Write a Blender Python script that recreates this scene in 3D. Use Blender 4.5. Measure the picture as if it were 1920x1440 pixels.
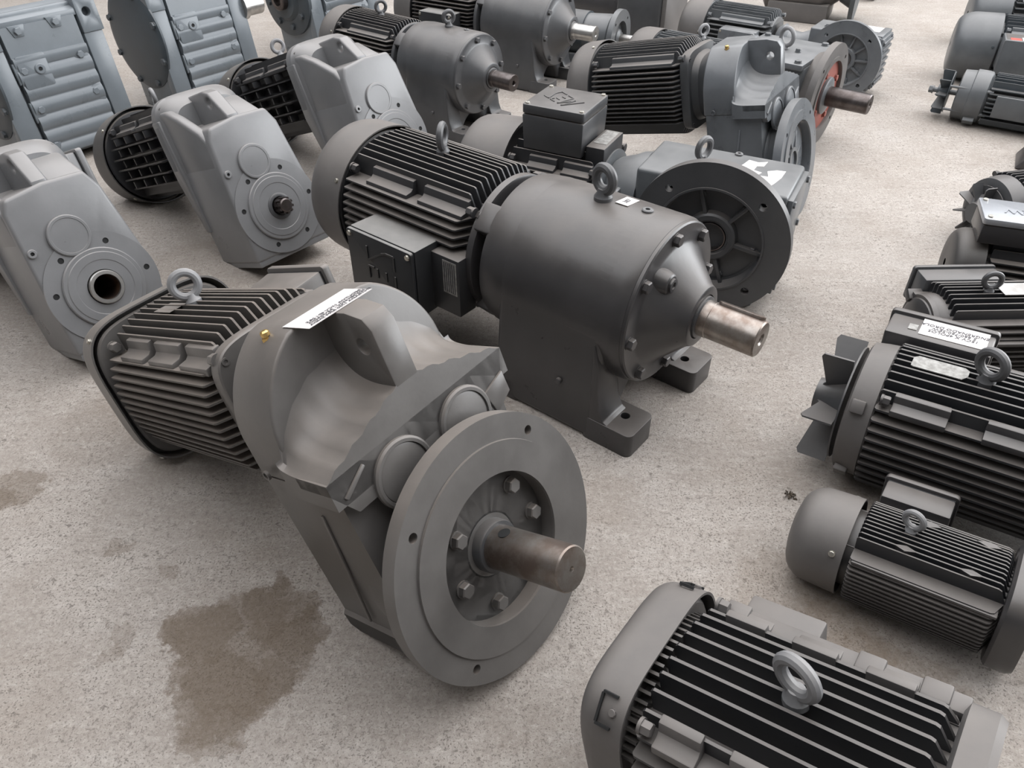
import bpy, bmesh, math, random
from math import pi, sin, cos, sqrt, radians
from mathutils import Vector, Matrix, Euler

random.seed(7)
for o in list(bpy.data.objects):
    bpy.data.objects.remove(o, do_unlink=True)
SC = bpy.context.scene
COL = SC.collection

# ------------------------------------------------------------------ camera
cd = bpy.data.cameras.new('camera'); cam = bpy.data.objects.new('camera', cd); COL.objects.link(cam)
cam.location = (0, 0, 1.4); cam.rotation_euler = (radians(51), 0, 0)
cd.sensor_width = 36; cd.lens = 36 * 1442 / 1920; cd.clip_start = 0.02; cd.clip_end = 200
SC.camera = cam
# ------------------------------------------------------------------ world / lights / exposure
w = bpy.data.worlds.new('world'); SC.world = w; w.use_nodes = True
bg = w.node_tree.nodes['Background']
bg.inputs[0].default_value = (0.95, 0.965, 1.0, 1); bg.inputs[1].default_value = 2.55

def area(name, loc, target, sx, sy, power, col):
    l = bpy.data.lights.new(name, 'AREA'); l.shape = 'RECTANGLE'; l.size = sx; l.size_y = sy
    l.energy = power; l.color = col
    o = bpy.data.objects.new(name, l); COL.objects.link(o); o.location = loc
    o.rotation_euler = (Vector(target) - Vector(loc)).to_track_quat('-Z', 'Y').to_euler()
    return o
area('gate_daylight', (8.2, 4.4, 2.6), (0.0, 2.6, 0.2), 7.5, 4.4, 430, (0.95, 0.98, 1.0))
area('roof_daylight', (1.6, 4.6, 5.6), (0.3, 2.6, 0.0), 6.4, 5.0, 110, (1.0, 0.99, 0.975))
SC.view_settings.view_transform = 'Standard'; SC.view_settings.look = 'None'
SC.view_settings.gamma = 1; SC.view_settings.use_curve_mapping = False
SC.view_settings.exposure = 0.16

# ------------------------------------------------------------------ materials
def nodes(name):
    m = bpy.data.materials.new(name); m.use_nodes = True
    nt = m.node_tree; p = nt.nodes['Principled BSDF']
    return m, nt, p
def N(nt, t, **kw):
    n = nt.nodes.new(t)
    for k, v in kw.items():
        if k.startswith('i_'): n.inputs[k[2:].replace('_', ' ')].default_value = v
        else: setattr(n, k, v)
    return n
def noise(nt, scale, detail=4, rough=0.55, vec=None):
    n = N(nt, 'ShaderNodeTexNoise'); n.inputs['Scale'].default_value = scale
    n.inputs['Detail'].default_value = detail; n.inputs['Roughness'].default_value = rough
    if vec is not None: nt.links.new(vec, n.inputs['Vector'])
    return n
def ramp(nt, src, a, b, ca=(0, 0, 0, 1), cb=(1, 1, 1, 1)):
    r = N(nt, 'ShaderNodeValToRGB'); e = r.color_ramp.elements
    e[0].position = a; e[0].color = ca; e[1].position = b; e[1].color = cb
    nt.links.new(src, r.inputs[0]); return r
def mixc(nt, fac, a, b, mode='MIX'):
    m = N(nt, 'ShaderNodeMix', data_type='RGBA', blend_type=mode)
    for s, v in ((0, fac), (6, a), (7, b)):
        if hasattr(v, 'is_linked'): nt.links.new(v, m.inputs[s])
        else: m.inputs[s].default_value = v
    return m.outputs[2]
def math_(nt, op, a, b=0.0):
    m = N(nt, 'ShaderNodeMath', operation=op)
    for i, v in enumerate((a, b)):
        if hasattr(v, 'is_linked'): nt.links.new(v, m.inputs[i])
        else: m.inputs[i].default_value = v
    return m.outputs[0]

DUST = (0.235, 0.205, 0.18, 1)
def paint(name, col, rough=0.45, dust=0.5, var=0.12, bump=0.05, spec=0.5, dustcol=DUST):
    m, nt, p = nodes(name)
    tc = N(nt, 'ShaderNodeTexCoord'); v = tc.outputs['Object']
    n1 = noise(nt, 9, 5, 0.6, v); n2 = noise(nt, 60, 3, 0.6, v)
    c = Vector(col)
    lo = tuple(c * (1 - var)) + (1,); hi = tuple(c * (1 + var)) + (1,)
    r = ramp(nt, n1.outputs[0], 0.35, 0.68, lo, hi)
    geo = N(nt, 'ShaderNodeNewGeometry'); sep = N(nt, 'ShaderNodeSeparateXYZ')
    nt.links.new(geo.outputs['Normal'], sep.inputs[0])
    mr = N(nt, 'ShaderNodeMapRange', interpolation_type='SMOOTHSTEP'); mr.inputs[1].default_value = 0.35; mr.inputs[2].default_value = 0.98
    nt.links.new(sep.outputs['Z'], mr.inputs[0])
    nr = ramp(nt, n1.outputs[0], 0.25, 0.75, (0.55,) * 3 + (1,), (1, 1, 1, 1))
    f = math_(nt, 'MULTIPLY', mr.outputs[0], nr.outputs[0]); f = math_(nt, 'MULTIPLY', f, dust)
    colr = mixc(nt, f, r.outputs[0], dustcol)
    nt.links.new(colr, p.inputs['Base Color'])
    rr = math_(nt, 'MULTIPLY', n1.outputs[0], 0.22); rr = math_(nt, 'ADD', rr, rough - 0.11)
    rr2 = math_(nt, 'MULTIPLY', f, 0.26); rr = math_(nt, 'ADD', rr, rr2)
    nt.links.new(rr, p.inputs['Roughness']); p.inputs['Specular IOR Level'].default_value = spec
    if bump:
        b = N(nt, 'ShaderNodeBump'); b.inputs['Strength'].default_value = bump; b.inputs['Distance'].default_value = 0.004
        nt.links.new(n2.outputs[0], b.inputs['Height']); nt.links.new(b.outputs[0], p.inputs['Normal'])
    return m
def metal(name, col, rough=0.38, col2=None, met=0.9, sc=14):
    m, nt, p = nodes(name)
    tc = N(nt, 'ShaderNodeTexCoord'); n1 = noise(nt, sc, 6, 0.65, tc.outputs['Object'])
    c2 = col2 or tuple(x * 0.7 for x in col)
    r = ramp(nt, n1.outputs[0], 0.38, 0.62, tuple(col) + (1,), tuple(c2) + (1,))
    nt.links.new(r.outputs[0], p.inputs['Base Color']); p.inputs['Metallic'].default_value = met
    rr = math_(nt, 'MULTIPLY', n1.outputs[0], 0.3); rr = math_(nt, 'ADD', rr, rough - 0.15)
    nt.links.new(rr, p.inputs['Roughness'])
    return m
def plain(name, col, rough=0.6, met=0.0):
    m, nt, p = nodes(name)
    tc = N(nt, 'ShaderNodeTexCoord'); n1 = noise(nt, 25, 4, 0.6, tc.outputs['Object'])
    c = Vector(col)
    r = ramp(nt, n1.outputs[0], 0.3, 0.7, tuple(c * 0.88) + (1,), tuple(c * 1.08) + (1,))
    nt.links.new(r.outputs[0], p.inputs['Base Color']); p.inputs['Roughness'].default_value = rough; p.inputs['Metallic'].default_value = met
    return m

M = dict(
    charcoal=paint('charcoal_paint', (0.040, 0.038, 0.039), 0.31, 0.50, spec=.62),
    charcoal2=paint('charcoal_paint_soft', (0.062, 0.063, 0.066), 0.34, 0.45, spec=.6),
    black=paint('black_paint', (0.032, 0.032, 0.034), 0.45, 0.75),
    blackbox=paint('black_box_paint', (0.024, 0.025, 0.027), 0.42, 0.85, dustcol=(0.29, 0.275, 0.255, 1)),
    slatefin=paint('slate_fin_paint', (0.055, 0.057, 0.060), 0.45, 0.7),
    blackc=paint('black_clean_paint', (0.028, 0.029, 0.032), 0.38, 0.55),
    warm=paint('warm_grey_paint', (0.118, 0.111, 0.105), 0.34, 0.55, spec=.6, dustcol=(0.26, 0.215, 0.18, 1)),
    warmfin=paint('dusty_fin_paint', (0.092, 0.085, 0.078), 0.55, 0.75, dustcol=(0.22, 0.18, 0.15, 1)),
    light=paint('light_grey_paint', (0.185, 0.185, 0.188), 0.32, 0.35, spec=.6, var=0.06, dustcol=(0.34, 0.29, 0.25, 1)),
    covergrey=paint('dusty_cover_paint', (0.105, 0.098, 0.094), 0.45, 0.5),
    darkcover=paint('dark_cover_paint', (0.055, 0.052, 0.050), 0.45, 0.5),
    blue=paint('blue_grey_paint', (0.155, 0.174, 0.190), 0.30, 0.25, var=0.06, dustcol=(0.32, 0.31, 0.30, 1)),
    bluedk=paint('dark_blue_grey_paint', (0.055, 0.066, 0.075), 0.45, 0.4),
    slate=paint('slate_paint', (0.105, 0.112, 0.118), 0.33, 0.45, dustcol=(0.27, 0.255, 0.24, 1)),
    steel_grey=paint('cool_grey_paint', (0.125, 0.133, 0.142), 0.30, 0.45, dustcol=(0.30, 0.285, 0.27, 1)),
    eye=paint('eyebolt_paint', (0.085, 0.085, 0.088), 0.40, 0.5, var=0.25, dustcol=(0.30, 0.29, 0.28, 1)),
    eyel=paint('pale_eyebolt_paint', (0.21, 0.21, 0.215), 0.45, 0.5, var=0.2, dustcol=(0.34, 0.32, 0.30, 1)),
    shaft=metal('worn_shaft_steel', (0.36, 0.33, 0.30), 0.36, (0.20, 0.155, 0.13)),
    bright=metal('bright_steel', (0.55, 0.54, 0.52), 0.32, (0.40, 0.38, 0.36)),
    darkshaft=metal('oiled_shaft_steel', (0.16, 0.14, 0.135), 0.34, (0.09, 0.075, 0.07)),
    screw=metal('zinc_screw', (0.66, 0.63, 0.56), 0.3),
    brass=metal('brass', (0.72, 0.50, 0.20), 0.34),
    red=paint('red_primer', (0.26, 0.075, 0.055), 0.55, 0.2),
    rust=metal('rusty_bore', (0.10, 0.055, 0.03), 0.6, (0.04, 0.025, 0.02), 0.4),
    rubber=plain('black_gasket', (0.018, 0.018, 0.019), 0.6),
    hole=plain('dark_hole', (0.012, 0.012, 0.012), 0.8),
    paper=plain('white_paper', (0.66, 0.62, 0.60), 0.7),
    ink=plain('ink', (0.035, 0.035, 0.045), 0.6),
    plate=metal('worn_nameplate', (0.36, 0.35, 0.33), 0.5, (0.22, 0.21, 0.195), 0.4, 60),
    redtag=plain('red_tag', (0.45, 0.09, 0.07), 0.5),
    alu=metal('silver_lid', (0.42, 0.43, 0.45), 0.36, (0.36, 0.37, 0.39), 0.5),
    wallpaint=plain('wall_plaster', (0.17, 0.166, 0.163), 0.8),
    debris=plain('debris', (0.09, 0.07, 0.05), 0.9),
)

def concrete():
    m, nt, p = nodes('concrete')
    tc = N(nt, 'ShaderNodeTexCoord'); v = tc.outputs['Object']
    big = noise(nt, 0.9, 6, 0.6, v); mid = noise(nt, 6, 7, 0.65, v); fine = noise(nt, 95, 8, 0.78, v); pit = noise(nt, 210, 3, 0.6, v)
    base = ramp(nt, big.outputs[0], 0.3, 0.7, (0.29, 0.25, 0.218, 1), (0.50, 0.465, 0.432, 1))
    c = mixc(nt, 0.62, base.outputs[0], ramp(nt, mid.outputs[0], 0.32, 0.68, (0.265, 0.228, 0.198, 1), (0.53, 0.495, 0.46, 1)).outputs[0])
    c = mixc(nt, 0.42, c, ramp(nt, fine.outputs[0], 0.3, 0.7, (0.16, 0.138, 0.12, 1), (0.60, 0.565, 0.53, 1)).outputs[0])
    flk = noise(nt, 62, 5, 0.72, v); patch = noise(nt, 2.3, 5, 0.6, v)
    c = mixc(nt, ramp(nt, patch.outputs[0], .50, .74, (0, 0, 0, 1), (.5, .5, .5, 1)).outputs[0], c, (0.30, 0.255, 0.215, 1))
    c = mixc(nt, ramp(nt, patch.outputs[0], .26, .42, (.35, .35, .35, 1), (0, 0, 0, 1)).outputs[0], c, (0.50, 0.485, 0.475, 1))
    pr = ramp(nt, flk.outputs[0], 0.355, 0.415, (1, 1, 1, 1), (0, 0, 0, 1))
    pr2 = ramp(nt, pit.outputs[0], 0.36, 0.42, (1, 1, 1, 1), (0, 0, 0, 1))
    msk = ramp(nt, mid.outputs[0], 0.40, 0.60, (.25, .25, .25, 1), (1, 1, 1, 1))
    pm = math_(nt, 'MULTIPLY', math_(nt, 'MAXIMUM', pr.outputs[0], pr2.outputs[0]), msk.outputs[0])
    c = mixc(nt, math_(nt, 'MULTIPLY', pm, 0.62), c, (0.10, 0.085, 0.072, 1))
    lt = ramp(nt, flk.outputs[0], 0.56, 0.66)
    c = mixc(nt, math_(nt, 'MULTIPLY', lt.outputs[0], 0.35), c, (0.64, 0.61, 0.575, 1))
    mus = N(nt, 'ShaderNodeMapping'); mus.inputs['Scale'].default_value = (1.0, 4.0, 1.0); mus.inputs['Rotation'].default_value = (0, 0, .5); nt.links.new(v, mus.inputs[0])
    stk = noise(nt, 7, 8, 0.75, mus.outputs[0])
    c = mixc(nt, math_(nt, 'MULTIPLY', ramp(nt, stk.outputs[0], .52, .72).outputs[0], .30), c, (0.62, 0.60, 0.575, 1))
    c = mixc(nt, math_(nt, 'MULTIPLY', ramp(nt, stk.outputs[0], .30, .42, (1, 1, 1, 1), (0, 0, 0, 1)).outputs[0], .35), c, (0.21, 0.175, 0.145, 1))
    # oil stains and broad faint brown patches at fixed places on the slab
    warp = noise(nt, 11, 8, 0.70, v)
    sub = N(nt, 'ShaderNodeVectorMath', operation='SUBTRACT'); nt.links.new(warp.outputs[1], sub.inputs[0]); sub.inputs[1].default_value = (0.5, 0.5, 0.5)
    sca = N(nt, 'ShaderNodeVectorMath', operation='SCALE'); nt.links.new(sub.outputs[0], sca.inputs[0]); sca.inputs['Scale'].default_value = 0.21
    wv = N(nt, 'ShaderNodeVectorMath', operation='ADD'); nt.links.new(v, wv.inputs[0]); nt.links.new(sca.outputs[0], wv.inputs[1])
    for (x, y, r, k, colr) in STAINS_AND_PATCHES:
        d = N(nt, 'ShaderNodeVectorMath', operation='DISTANCE'); nt.links.new(wv.outputs[0], d.inputs[0]); d.inputs[1].default_value = (x, y, 0)
        f = ramp(nt, math_(nt, 'DIVIDE', d.outputs['Value'], r), 0.86, 1.0, (k, k, k, 1), (0, 0, 0, 1))
        mm = ramp(nt, fine.outputs[0], 0.25, 0.65, (1, 1, 1, 1), (0.62, 0.62, 0.62, 1))
        c = mixc(nt, math_(nt, 'MULTIPLY', f.outputs[0], mm.outputs[0]), c, colr)
    c = mixc(nt, 1.0, c, (1.0, .972, .942, 1), 'MULTIPLY')
    nt.links.new(c, p.inputs['Base Color'])
    rr = math_(nt, 'MULTIPLY', mid.outputs[0], 0.25); nt.links.new(math_(nt, 'ADD', rr, 0.52), p.inputs['Roughness'])
    p.inputs['Specular IOR Level'].default_value = 0.35
    h = math_(nt, 'ADD', math_(nt, 'MULTIPLY', fine.outputs[0], 0.8), math_(nt, 'MULTIPLY', pit.outputs[0], 0.5))
    h = math_(nt, 'SUBTRACT', h, math_(nt, 'MULTIPLY', pm, 1.0))
    b = N(nt, 'ShaderNodeBump'); b.inputs['Strength'].default_value = 0.6; b.inputs['Distance'].default_value = 0.006
    nt.links.new(h, b.inputs['Height']); nt.links.new(b.outputs[0], p.inputs['Normal'])
    return m
ST = (0.165, 0.130, 0.098, 1); ST2 = (0.20, 0.150, 0.105, 1)
STAINS_AND_PATCHES = [(-.548, .868, .155, .85, ST), (-.565, .772, .095, .8, ST), (-.640, .905, .085, .8, ST), (-.500, .975, .075, .8, ST), (-.445, .905, .06, .7, ST), (-.545, .70, .055, .6, ST), (-.505, 1.03, .035, .7, ST), (-.70, .90, .04, .7, ST), (-.47, .80, .05, .6, ST),
          (-1.235, 1.30, .085, .7, ST), (-1.27, 1.245, .07, .7, ST), (-.81, .905, .045, .4, ST), (-.82, .86, .03, .4, ST), (-.905, 1.135, .03, .5, ST), (-.76, 1.075, .03, .5, ST),
          (-1.08, 1.55, .17, .22, ST), (.64, .86, .14, .42, ST2), (.75, .76, .15, .42, ST2), (.70, .93, .12, .3, ST2), (.60, 1.02, .12, .25, ST2), (.95, 1.22, .2, .3, ST2),
          (-.85, 1.75, .35, .22, ST2), (-1.0, 2.25, .4, .22, ST2), (.2, 1.30, .10, .15, ST2)]

# ------------------------------------------------------------------ mesh builder
class B:
    def __init__(s, M=None):
        s.bm = bmesh.new(); s.M = M or Matrix.Identity(4)
    def v(s, p): return s.bm.verts.new(s.M @ Vector(p))
    def faces(s, loops):
        for f in loops:
            try: s.bm.faces.new(f)
            except ValueError: pass
    def box(s, x0, x1, y0, y1, z0, z1):
        vs = [s.v((x, y, z)) for x in (x0, x1) for y in (y0, y1) for z in (z0, z1)]
        for f in ((0, 1, 3, 2), (4, 6, 7, 5), (0, 4, 5, 1), (2, 3, 7, 6), (0, 2, 6, 4), (1, 5, 7, 3)):
            s.faces([[vs[i] for i in f]])
        return s
    def loft(s, rings, cap0=True, cap1=True, closed=False):
        R = [[s.v(p) for p in r] for r in rings]; n = len(R[0])
        pairs = list(zip(R, R[1:])) + ([(R[-1], R[0])] if closed else [])
        for a, b in pairs:
            for i in range(n):
                j = (i + 1) % n; s.faces([[a[i], a[j], b[j], b[i]]])
        if not closed:
            if cap0: s.faces([R[0][::-1]])
            if cap1: s.faces([R[-1]])
        return s
    def lathe(s, prof, seg=40, c=(0, 0), cap=True, closed=False):   # about the x axis
        rings = [[(x, c[0] + r * cos(2 * pi * i / seg), c[1] + r * sin(2 * pi * i / seg)) for i in range(seg)] for x, r in prof]
        return s.loft(rings, cap, cap, closed)
    def sup(s, prof, n=4.0, seg=56, c=(0, 0), cap=True):             # rounded square loft along x
        rings = []
        for x, r in prof:
            rg = []
            for i in range(seg):
                a = 2 * pi * i / seg; ca, sa = cos(a), sin(a)
                rg.append((x, c[0] + r * math.copysign(abs(ca) ** (2 / n), ca), c[1] + r * math.copysign(abs(sa) ** (2 / n), sa)))
            rings.append(rg)
        return s.loft(rings, cap, cap)
    def prism(s, pts, ax, a, b, holes=()):
        def P(u, w_, t): return {'x': (t, u, w_), 'y': (u, t, w_), 'z': (u, w_, t)}[ax]
        if not holes:
            A = [s.v(P(u, w_, a)) for u, w_ in pts]; Bv = [s.v(P(u, w_, b)) for u, w_ in pts]
            n = len(pts)
            s.faces([A[::-1], Bv])
            for i in range(n): s.faces([[A[i], A[(i + 1) % n], Bv[(i + 1) % n], Bv[i]]])
            return s
        loops = [pts] + [[(hx + hr * cos(2 * pi * i / hn), hy + hr * sin(2 * pi * i / hn)) for i in range(hn)] for hx, hy, hr, hn in holes]
        caps = []
        for t in (a, b):
            L = []; E = []
            for lp in loops:
                vs = [s.v(P(u, w_, t)) for u, w_ in lp]; L.append(vs)
                E += [s.bm.edges.new((vs[i], vs[(i + 1) % len(vs)])) for i in range(len(vs))]
            nrm = {'x': (1, 0, 0), 'y': (0, 1, 0), 'z': (0, 0, 1)}[ax]
            bmesh.ops.triangle_fill(s.bm, use_beauty=True, use_dissolve=False, edges=E, normal=s.M.to_3x3() @ Vector(nrm))
            caps.append(L)
        for la, lb in zip(*caps):
            n = len(la)
            for i in range(n): s.faces([[la[i], la[(i + 1) % n], lb[(i + 1) % n], lb[i]]])
        return s
    def ring(s, prof, seg=64, c=(0, 0)): return s.lathe(prof, seg, c, closed=True)
    def disc(s, r, x0, x1, holes=(), seg=72, c=(0, 0)):              # round plate with round holes, axis x
        pts = [(c[0] + r * cos(2 * pi * i / seg), c[1] + r * sin(2 * pi * i / seg)) for i in range(seg)]
        return s.prism(pts, 'x', x0, x1, holes)
    def tube(s, path, rad, seg=8, closed=False):
        path = [Vector(p) for p in path]; rings = []; n = len(path)
        for i, p in enumerate(path):
            if closed: t = path[(i + 1) % n] - path[i - 1]
            else: t = path[min(i + 1, n - 1)] - path[max(i - 1, 0)]
            t.normalize(); up = Vector((0, 0, 1)) if abs(t.z) < 0.9 else Vector((0, 1, 0))
            u = t.cross(up).normalized(); w_ = t.cross(u)
            r = rad[i] if isinstance(rad, (list, tuple)) else rad
            rings.append([tuple(p + (u * cos(2 * pi * k / seg) + w_ * sin(2 * pi * k / seg)) * r) for k in range(seg)])
        if closed:   # align rings
            return s.loft(rings, closed=True)
        return s.loft(rings)
    def torus(s, c, R, r, ax, up=Vector((0, 0, 1)), seg=26, sec=10):
        c = Vector(c); ax = Vector(ax).normalized(); up = Vector(up); u = up.cross(ax).normalized(); rings = []
        for i in range(seg):
            a = 2 * pi * i / seg; d = u * cos(a) + up * sin(a); q = c + d * R
            rings.append([tuple(q + (d * cos(2 * pi * k / sec) + ax * sin(2 * pi * k / sec)) * r) for k in range(sec)])
        return s.loft(rings, closed=True)
    def hexb(s, p, d, r, h, sides=6, washer=True):
        p = Vector(p); d = Vector(d).normalized()
        Mx = d.to_track_quat('X', 'Z').to_matrix().to_4x4(); Mx.translation = p
        old = s.M; s.M = old @ Mx
        if washer: s.lathe([(-0.002, r * 1.12), (h * 0.18, r * 1.12)], 14)
        s.lathe([(0, r), (h * 0.85, r), (h, r * 0.86)], sides)
        s.M = old; return s
    def build(s, name, mat, parent=None, bevel=0.0, seg=2, ang=32, smooth=True, bang=40):
        bm = s.bm
        bmesh.ops.remove_doubles(bm, verts=bm.verts, dist=1e-5)
        bmesh.ops.recalc_face_normals(bm, faces=bm.faces)
        if bevel:
            es = [e for e in bm.edges if len(e.link_faces) == 2 and e.calc_face_angle(0) > radians(bang)]
            if es: bmesh.ops.bevel(bm, geom=es, offset=bevel, segments=seg, profile=0.5, affect='EDGES', clamp_overlap=True)
        me = bpy.data.meshes.new(name); bm.to_mesh(me); bm.free()
        if smooth:
            me.shade_smooth(); me.set_sharp_from_angle(angle=radians(ang))
        me.materials.append(M[mat] if isinstance(mat, str) else mat)
        o = bpy.data.objects.new(name, me); COL.objects.link(o)
        if parent is not None: o.parent = parent
        return o

def thing(name, label, cat, loc, yaw=0.0, pit=0.0, rol=0.0, s=1.0, group=None):
    o = bpy.data.objects.new(name, None); COL.objects.link(o); o.empty_display_size = 0.05
    m = Matrix.Rotation(yaw, 4, 'Z') @ Matrix.Rotation(-pit, 4, 'Y') @ Matrix.Rotation(rol, 4, 'X')
    m.translation = Vector(loc); o.matrix_world = m
    o.scale = (s, s, s)
    o['label'] = label; o['category'] = cat
    if group: o['group'] = group
    return o
def circ(r, n=48, c=(0, 0), a0=0.0, a1=2 * pi, end=False):
    k = n + 1 if end else n
    return [(c[0] + r * cos(a0 + (a1 - a0) * i / n), c[1] + r * sin(a0 + (a1 - a0) * i / n)) for i in range(k)]
def rrect(u0, u1, w0, w1, r, n=4):
    out = []
    for cx, cy, a in ((u1 - r, w1 - r, 0), (u0 + r, w1 - r, pi / 2), (u0 + r, w0 + r, pi), (u1 - r, w0 + r, 1.5 * pi)):
        out += [(cx + r * cos(a + pi / 2 * i / n), cy + r * sin(a + pi / 2 * i / n)) for i in range(n + 1)]
    return out

# ------------------------------------------------------------------ text
def text_part(name, txt, size, mat, parent, mw, depth=0.0006, align='CENTER', spacing=1.0, shear=0.0, lines=1.0):
    cu = bpy.data.curves.new(name, 'FONT'); cu.body = txt; cu.size = size; cu.extrude = depth; cu.resolution_u = 2
    cu.align_x = align; cu.align_y = 'CENTER'; cu.space_character = spacing; cu.shear = shear; cu.space_line = lines
    to = bpy.data.objects.new(name, cu); COL.objects.link(to)
    dg = bpy.context.evaluated_depsgraph_get(); me = bpy.data.meshes.new_from_object(to.evaluated_get(dg))
    bpy.data.objects.remove(to, do_unlink=True)
    me.transform(mw); me.materials.clear(); me.materials.append(M[mat])
    o = bpy.data.objects.new(name, me); COL.objects.link(o); o.parent = parent
    return o
def basis(o, u, v):     # local text plane: u = reading direction, v = up of the letters
    u = Vector(u).normalized(); v = Vector(v).normalized(); n = u.cross(v)
    m = Matrix((u, v, n)).transposed().to_4x4(); m.translation = Vector(o); return m

# ------------------------------------------------------------------ shared machine parts
def eye_bolt(root, p, d=(0, 0, 1), ax=(0, 1, 0), R=0.03, r=0.009, mat='eye', name='eye_bolt'):
    p = Vector(p); d = Vector(d).normalized(); b = B()
    Mx = d.to_track_quat('X', 'Z').to_matrix().to_4x4(); Mx.translation = p
    b.M = Mx; b.lathe([(-0.004, r * 1.9), (r * 0.7, r * 1.9), (r * 1.5, r * 1.35), (r * 2.4, r * 1.2)], 16); b.M = Matrix.Identity(4)
    axv = Vector(ax); axv = (axv - d * axv.dot(d)).normalized()
    b.torus(p + d * (R + r * 1.9), R, r, axv, up=d)
    return b.build(name, mat, root)
def fins(root, zc, x0, x1, rc, R, a, n, mat, t=0.005, slant=0.02, sides='tblr', p=2.3, stuff=False, cy=0.0, skip=(), wav=0):
    allb = B()
    for sd in sides:
        for k in range(n):
            y = -a + 2 * a * k / (n - 1)
            if (sd, k) in skip: continue
            tip = (R ** p - abs(y) ** p) ** (1 / p); low = min(sqrt(max(rc * rc - y * y, 0)), tip) - 0.004
            low = max(low, a * 0.96) if abs(y) > a * 0.7 else low
            b = allb if stuff else B()
            pts = [(x0, low), (x1, low), (x1 - slant, tip - 0.003), (x1 - slant - 0.006, tip), (x0 + 0.004, tip), (x0, tip - 0.004)]
            rot = {'t': 0, 'l': pi / 2, 'b': pi, 'r': -pi / 2}[sd]
            b.M = Matrix.Translation((0, cy, zc)) @ Matrix.Rotation(rot, 4, 'X')
            b.prism(pts, 'y', y - t / 2, y + t / 2)
            b.M = Matrix.Identity(4)
            if not stuff: b.build('cooling_fin', mat, root, smooth=False)
    if stuff:
        o = allb.build('cooling_fins', mat, root, smooth=False); o['kind'] = 'stuff'
def pads(root, zc, a, R, segs, mat, quads=((-1, 1), (1, 1)), cy=0.0, name='mounting_pad'):
    w_ = R * 0.13
    for sy, sz in quads:
        for x0, x1 in segs:
            e = R * 0.97
            pts = [(a - .004, a - .004), (a - .004, a + w_ * 1.7), (a + w_ * 0.55, a + w_ * 1.6), (a + w_ * 0.7, a + w_ * 0.85), (a + w_ * 0.95, a + w_ * 0.62), (a + w_ * 1.75, a + w_ * 0.5), (a + w_ * 1.8, a - .004)]
            B().prism([(cy + sy * u, zc + sz * q) for u, q in pts], 'x', x0, x1).build(name, mat, root, bevel=0.003)
def fan_cover(root, zc, xrim, h, ln, n, mat, cy=0.0, screws=4, dome=0.06, smat='screw', sang=45, sx=0.02):
    b = B(); t = 0.004
    prof = [(xrim, h - t), (xrim, h), (xrim - ln * 0.55, h * 0.985)]
    for k in range(1, 7):
        q = k / 6 * pi / 2
        prof.append((xrim - ln * 0.55 - (ln * 0.45) * sin(q), h * (0.985 - (1 - 0.985 + dome * 1.6 + 0.05) * (1 - cos(q)))))
    xe, he = prof[-1]
    prof += [(xe - 0.002, he * 0.93), (xe - 0.003, he * 0.5), (xe - 0.003, 0.012)]
    b.sup(prof, n, 64, (cy, zc), cap=False)
    prof2 = [(xrim, h - t), (xrim - ln * 0.6, h - 2 * t), (xrim - ln * 0.62, 0.02)]
    b.sup(prof2, n, 64, (cy, zc), cap=False)
    o = b.build('fan_cover', mat, root)
    hh = h * 2 ** (-1 / n) * sqrt(2)
    for k in range(screws):
        q = radians(sang) + 2 * pi * k / screws
        d = Vector((0, cos(q), sin(q)))
        ca, sa = abs(cos(q)), abs(sin(q)); rr = h / ((ca ** n + sa ** n) ** (1 / n))
        B().hexb(Vector((xrim - sx, cy, zc)) + d * (rr * 0.995), d, 0.0062, 0.005, 8).build('cover_screw', smat, root)
    return o
def core(root, zc, x0, x1, rc, a, mat, cy=0.0, name='motor_housing'):
    b = B().lathe([(x0, rc), (x1, rc)], 48, (cy, zc)); b.box(x0, x1, cy - a, cy + a, zc - a, zc + a)
    return b.build(name, mat, root)
def shield(root, zc, x0, x1, h, mat, n=5.0, cy=0.0, holes=True, neck=None):
    b = B().sup([(x0, h * 0.985), (x0 + (x1 - x0) * 0.2, h), (x1 - 0.004, h), (x1, h * 0.985)], n, 64, (cy, zc))
    if neck: b.sup([(x1, h * 0.86), (x1 + (neck[0] - x1) * 0.35, h * 0.80), (neck[0], neck[1])], 2.6, 56, (cy, zc))
    o = b.build('end_shield', mat, root)
    if holes:
        q = h * 2 ** (-1 / n) * 0.945
        for sy in (-1, 1):
            for sz in (-1, 1):
                B().lathe([(x1 - 0.003, 0.008), (x1 + 0.0025, 0.008), (x1 + 0.0025, 0.0045), (x1 - 0.002, 0.0045)], 14, (cy + sy * q, zc + sz * q)).build('corner_bolt', mat, root)
    return o
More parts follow.
